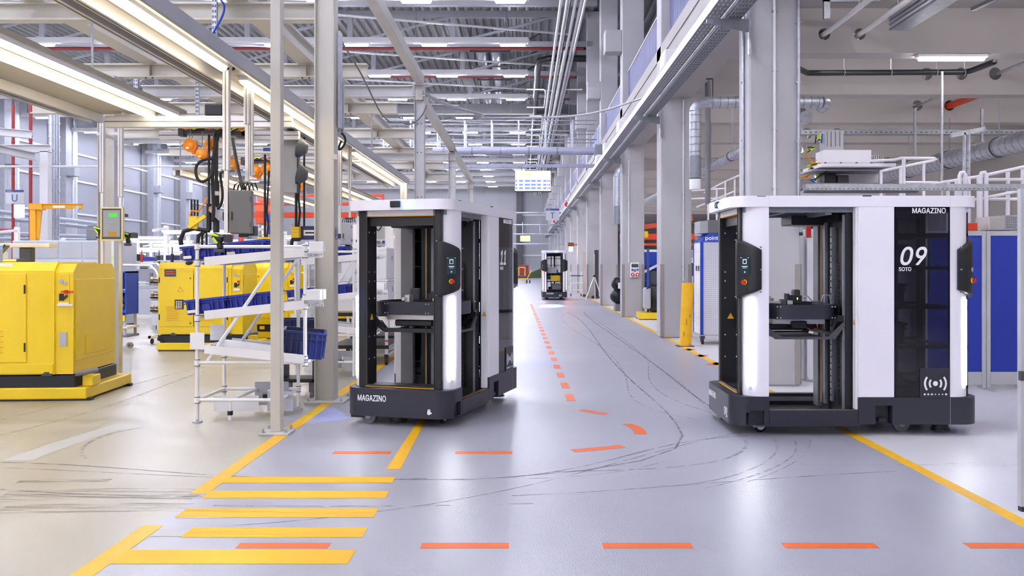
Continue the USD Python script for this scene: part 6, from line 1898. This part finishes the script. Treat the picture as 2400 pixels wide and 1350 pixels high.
# ------------------------------------------------------------------ over and along the far lane
D = 31.6
cw = thing('catwalk', 'grey steel catwalk bridge with double railings across the lane', 'catwalk', (0, D, 0))
xa, xb = X(880, D), 2.66
part('main_pipe', B().cyl((xa, 0, Z(354, D)), (xb, 0, Z(354, D)), .14, 14), pm('bridge_paint', 'A8A9BE', .45, .2), cw, 40)
part('deck', B().box(xa, xb, -.05, .9, Z(346, D) - .03, Z(346, D) + .02), GALV, cw)
for dy in (0, .85):
    for z in (.3, .62, 1.0):
        part('rail', B().cyl((xa, dy, Z(346, D) + z), (xb, dy, Z(346, D) + z), .022, 7), GALV, cw, 40)
    for k in range(8):
        x = xa + .3 + k * 1.0
        if x < xb:
            part('post', B().box(x - .03, x + .03, dy - .02, dy + .02, Z(346, D), Z(346, D) + 1.0), GALV, cw)
for k in range(7):
    part('clamp', B().cyl((xa + .4 + k * 1.05, 0, Z(354, D)), (xa + .46 + k * 1.05, 0, Z(354, D)), .155, 12), GALVD, cw, 40)
part('end_block', B().box(xb - .1, 2.858, -.15, .2, Z(372, D), Z(340, D), .01), GALVD, cw)
lb = thing('tray_bridge', 'narrow steel tray bridge crossing the lane below the catwalk', 'bridge', (0, D + .4, Z(386, D)))
part('tray', B().box(X(990, D), 2.855, -.06, .06, -.06, .06), pm('bridge_paint_low', 'A2A4BA', .45, .2), lb)
for k in range(10):
    part('bolt', B().cyl((-3.2 + k * .6, -.07, -.05), (-3.2 + k * .6, -.06, -.05), .015, 6), DGREY, lb)
part('link', B().box(.05, .1, -.03, .03, .06, .35).box(.65, .7, -.03, .03, .06, .35), GALV, lb)


def tv(label, px0, px1, py0, py1, D, rows):
    t = thing('display_screen', label, 'screen', (X((px0 + px1) / 2, D), D, Z(py1, D)))
    w, h = X(px1, D) - X(px0, D), Z(py0, D) - Z(py1, D)
    part('case', B().box(-w / 2, w / 2, 0, .07, 0, h, .008), BLACK, t)
    part('screen', B().box(-w / 2 + .015, w / 2 - .015, -.003, .0, .05 * h if rows else .0, h - .01), SCRW if rows else SCRY, t)
    if rows:
        part('lime_field', B().box(-w * .33, -w * .05, -.005, -.003, h * .72, h * .9), SCRY, t)
        for r in range(3):
            z = h * (.56 - r * .17)
            for c, (u0, u1) in enumerate(((.03, .07), (.12, .23), (.28, .42), (.45, .58), (.61, .72), (.78, .87), (.92, .97))):
                part('text_block', B().box(-w / 2 + u0 * w, -w / 2 + u1 * w, -.005, -.003, z - .09 * h, z), SCRB, t)
            part('red_text', B().box(-w / 2 + .88 * w, -w / 2 + .91 * w, -.005, -.003, z - .09 * h, z), em('screen_red_%d' % r, (.9, .3, .3), 1.), t)
    for x in (-w * .3, w * .3):
        part('bracket', B().box(x - .02, x + .02, .02, .05, h, h + .22), GALVD, t)
    return t


tv('large bright status display hanging from the tray bridge over the lane', 1206, 1292, 400, 450, 31.9, True)
tv('small pale yellow display hanging far down the lane', 1219, 1243, 552, 566, 60.75, False)
hang_sign('hanging sign with the letter T under a dark header', 'T', 1295, 489, 53.5, .84, .74)
t = thing('far_bridge', 'thin steel bridge of pipes crossing the lane near the small display', 'bridge', (0, 60.8, 0))
for py in (499, 527, 549, 572):
    part('pipe', B().cyl((X(1100, 60.8), 0, Z(py, 60.8)), (2.85, 0, Z(py, 60.8)), .06, 8), GALV, t, 40)
for px in (1145, 1185, 1225, 1265):
    part('post', B().box(X(px, 60.8) - .03, X(px, 60.8) + .03, -.03, .03, Z(549, 60.8), Z(520, 60.8)), GALV, t)
# pipes climbing to the roof above the lane's side
pz = [(1.12, 9.7), (1.3, 9.6), (1.42, 9.75), (1.58, 9.7), (1.74, 9.6), (1.9, 9.8)]
for k, (x, z) in enumerate(pz):
    one('roof_pipe', B().cyl((x, 24, z + 0.), (x, 100, z), .05 if k != 2 else .03, 8), WPLAS if k != 2 else DGREY, ['first', 'second', 'third and darkest', 'fourth', 'fifth', 'sixth'][k] + ' of the roof pipes running along the lane, counted from the hall side', 'pipe', smooth=True)
for k in range(6):
    y = 40 + k * 7.1
    x0 = .25 if k % 2 else .1
    one('pipe_loop', B().tube([(x0, y, 9.75), (.85, y, 9.75), (.95, y, 9.72), (.98, y, 9.5), (.98, y + 3.2, 9.5), (x0, y + 3.2, 9.5)], .035, 7).tube([(1.9, y, 9.75), (2.2, y, 9.75), (2.7, y, 9.75)], .035, 7), WPLAS, ['first', 'second', 'third', 'fourth', 'fifth', 'sixth'][k] + ' side branch off the roof pipes, counted away from the viewpoint', 'pipe', smooth=True)
one('rain_pipe', B().tube([(2.9, 40, 11.2), (1.2, 40, 11.2), (.7, 40.2, 11.15), (.62, 41, 11.0), (.62, 100, 10.8)], .16, 10), BLACK, 'thick black rain pipe under the roof along the lane', 'pipe', smooth=True)
one('rain_pipe', B().cyl((1.6, 33, 9.84), (1.6, 100, 9.84), .09, 8), DGREY, 'thinner dark rain pipe behind the roof pipes', 'pipe', smooth=True)
dk = thing('roof_duct', 'wide grey rectangular duct crossing the hall under the roof', 'duct', (0, 53.6, 10.9))
part('body', B().box(-14, 2.7, -.6, .6, 0, .62, .01), MGREY, dk)
for k in range(12):
    part('flange', B().box(-13.5 + k * 1.4, -13.45 + k * 1.4, -.63, .63, -.03, .65), GALVD, dk)
part('underside_trim', B().box(-14, 2.7, -.62, -.58, -.04, 0), GALV, dk)
fd = thing('round_duct_bundle', 'bundle of two silver ducts with dark supports under the roof', 'duct', (-2.2, 42, 12.35))
for x in (0, .75):
    part('duct', B().cyl((x, 0, 0), (x - .2, 14, 0), .26, 14), GALV, fd, 40)
for k in range(4):
    part('support', B().box(-.5, 1.4, k * 3.2 - .05, k * 3.2 + .05, -.36, -.28), DGREY, fd)
    part('hanger', B().bar((1.4, k * 3.2, -.3), (3., k * 3.2, .6), .07, .07), DGREY, fd)
    part('hanger', B().bar((-.45, k * 3.2, -.3), (-.45, k * 3.2, 1.6), .07, .07), DGREY, fd)
# amber beacon, boards, trolleys, far carrier
ab = thing('amber_beacon', 'glowing amber beacon on a column far down the lane', 'beacon', at(1338, 584, 46.5))
part('lens', B().cyl((0, 0, -.12), (0, 0, .12), .11, 14), L_AMB, ab, 40)
part('cap', B().box(-.16, .16, -.12, .14, .14, .36, .02), pm('beacon_brown', '6E4420', .5), ab)
part('bracket', B().box(.0, .345, .0, .06, .2, .28), GALVD, ab)
for k, (px0, px1, py0, py1, D, lab) in enumerate(((1366, 1391, 590, 694, 41., 'beige board on wheels leaning by the far columns'), (1393, 1402, 586, 693, 39., 'black-backed board standing beside the beige board'))):
    t = thing('display_board', lab, 'board', (X(px0, D), D, 0), -18 if k == 0 else -60)
    w = (X(px1, D) - X(px0, D)) * (1.1 if k == 0 else 2.)
    part('board', B().box(0, w, 0, .03, .1, Z(py0, D), .006), pm('board_%d' % k, 'C2B4A8' if k == 0 else '26262A', .5), t)
    part('edge', B().box(w, w + .04, -.01, .04, .1, Z(py0, D)), BLACK if k == 0 else LGREY, t)
    part('foot', B().box(.05, .1, -.2, .2, 0, .12).box(w - .1, w - .05, -.2, .2, 0, .12), DGREY, t)
    if k == 0:
        part('notice', B().box(w * .3, w * .55, -.01, 0, 1.25, 1.6), PAPER, t)
tp = thing('tripod', 'slim metal tripod standing in front of the beige board', 'tripod', (X(1393, 37.5), 37.5, 0))
for a in (80, 200, 320):
    part('leg', B().cyl((0, 0, 1.02), (.42 * math.cos(math.radians(a)), .42 * math.sin(math.radians(a)), 0), .025, 7), ALU, tp, 40)
part('head', B().cyl((0, 0, 1.), (0, 0, 1.08), .05, 10), BLACK, tp, 40)
part('mast', B().cyl((0, 0, 1.05), (0, 0, 2.), .022, 8), ALU, tp, 40)
hc = thing('hand_cart', 'narrow white tubular hand cart parked by the far columns', 'cart', (X(1350, 41.5), 41.5, 0))
for x in (-.25, .25):
    part('upright', B().cyl((x, 0, .1), (x, 0, 1.2), .025, 8), WPLAS, hc, 40)
    part('wheel', B().cyl((x - .02, 0, .07), (x + .02, 0, .07), .07, 12), BLACK, hc, 40)
for z in (.3, .65, 1.0):
    part('crossbar', B().cyl((-.3, 0, z), (.45, 0, z), .025, 8), DGREY if z > .9 else WPLAS, hc, 40)
r07 = robot('small distant carrying robot with red tail lights far down the lane', (X(1298, 38.3), 38.35, 0), -90, None, False, L_REDS)
for z, x, lab, m in ((.81, .05, 'yellow tote on the second shelf of the distant robot', YEL), (1.17, -.1, 'pale tote on the third shelf of the distant robot', LGREY), (.45, .1, 'grey tote on the lowest shelf of the distant robot', MGREY)):
    bin_thing(lab, (X(1298, 38.3) + x, 37.75, z), 0, .4, .36, .26, m)
yc = thing('tow_cart', 'yellow tow cart loaded with small parts far down the lane', 'cart', (X(1222, 71), 71, 0))
part('deck', B().box(-.55, .55, -.5, .5, .3, .4, .02), YEL, yc); part('frame', B().cyl((-.2, 0, .4), (-.2, 0, 1.3), .04, 8).cyl((.3, 0, .4), (.3, 0, 1.3), .04, 8).cyl((-.2, 0, 1.3), (.3, 0, 1.3), .04, 8), YEL, yc, 40)
part('drawbar', B().bar((.5, -.2, .4), (.85, -.2, 1.1), .08, .08), YEL, yc)
part('load', B().box(-.5, .45, -.45, .3, .4, .62, .03), DGREY, yc)
for x in (-.45, .45, .7):
    part('wheel', B().cyl((x - .05, -.4, .14), (x + .05, -.4, .14), .14, 12), BLACK, yc, 40)
one('red_crate', B().box(-.6, .6, -.4, .4, 0, 1.5, .02).move(trimesh.transformations.translation_matrix((X(1226, 92), 92, 0))), pm('crate_red', '8E2A2C', .5), 'dark red stack of crates far behind the yellow tow cart', 'crate')
one('green_container', B().prism([(-2.2, 0), (2.2, 0), (2.2, 1.2), (1., 1.2), (-.4, .6), (-2.2, .5)], -.6, .6, 'xz').move(trimesh.transformations.translation_matrix((X(1252, 98), 98, 0))), pm('container_green', '46522E', .6), 'dark green tipping container by the end wall', 'container')

# safety lights of the robots throw blue spots on the floor
def spot(name, frm, to, power, ang, col):
    l = UsdLux.SphereLight.Define(stage, '/World/' + name)
    d = np.asarray(to, float) - np.asarray(frm, float)
    L = np.linalg.norm(d); d /= L
    z = -d
    x = np.cross((0, 0, 1.), z); x /= np.linalg.norm(x)
    y = np.cross(z, x)
    M = Gf.Matrix4d(*x, 0, *y, 0, *z, 0, *map(float, frm), 1)
    l.AddTransformOp().Set(M)
    l.CreateRadiusAttr(.02); l.CreateIntensityAttr(power); l.CreateColorAttr(Gf.Vec3f(*col))
    s = UsdLux.ShapingAPI.Apply(l.GetPrim())
    s.CreateShapingConeAngleAttr(ang); s.CreateShapingConeSoftnessAttr(.5)


spot('safety_spot', (1.25, 37.1, 2.05), (1.0, 32.2, 0), 26000, 6., (.12, .22, 1.))
spot('safety_spot_a', (-.5, 10.6, 1.95), (.22, 13.25, 0), 14000, 8., (.1, .22, 1.))
spot('safety_spot_b', (-1.4, 7.9, 1.95), (-2.15, 8.78, 0), 9000, 12., (.2, .35, 1.))
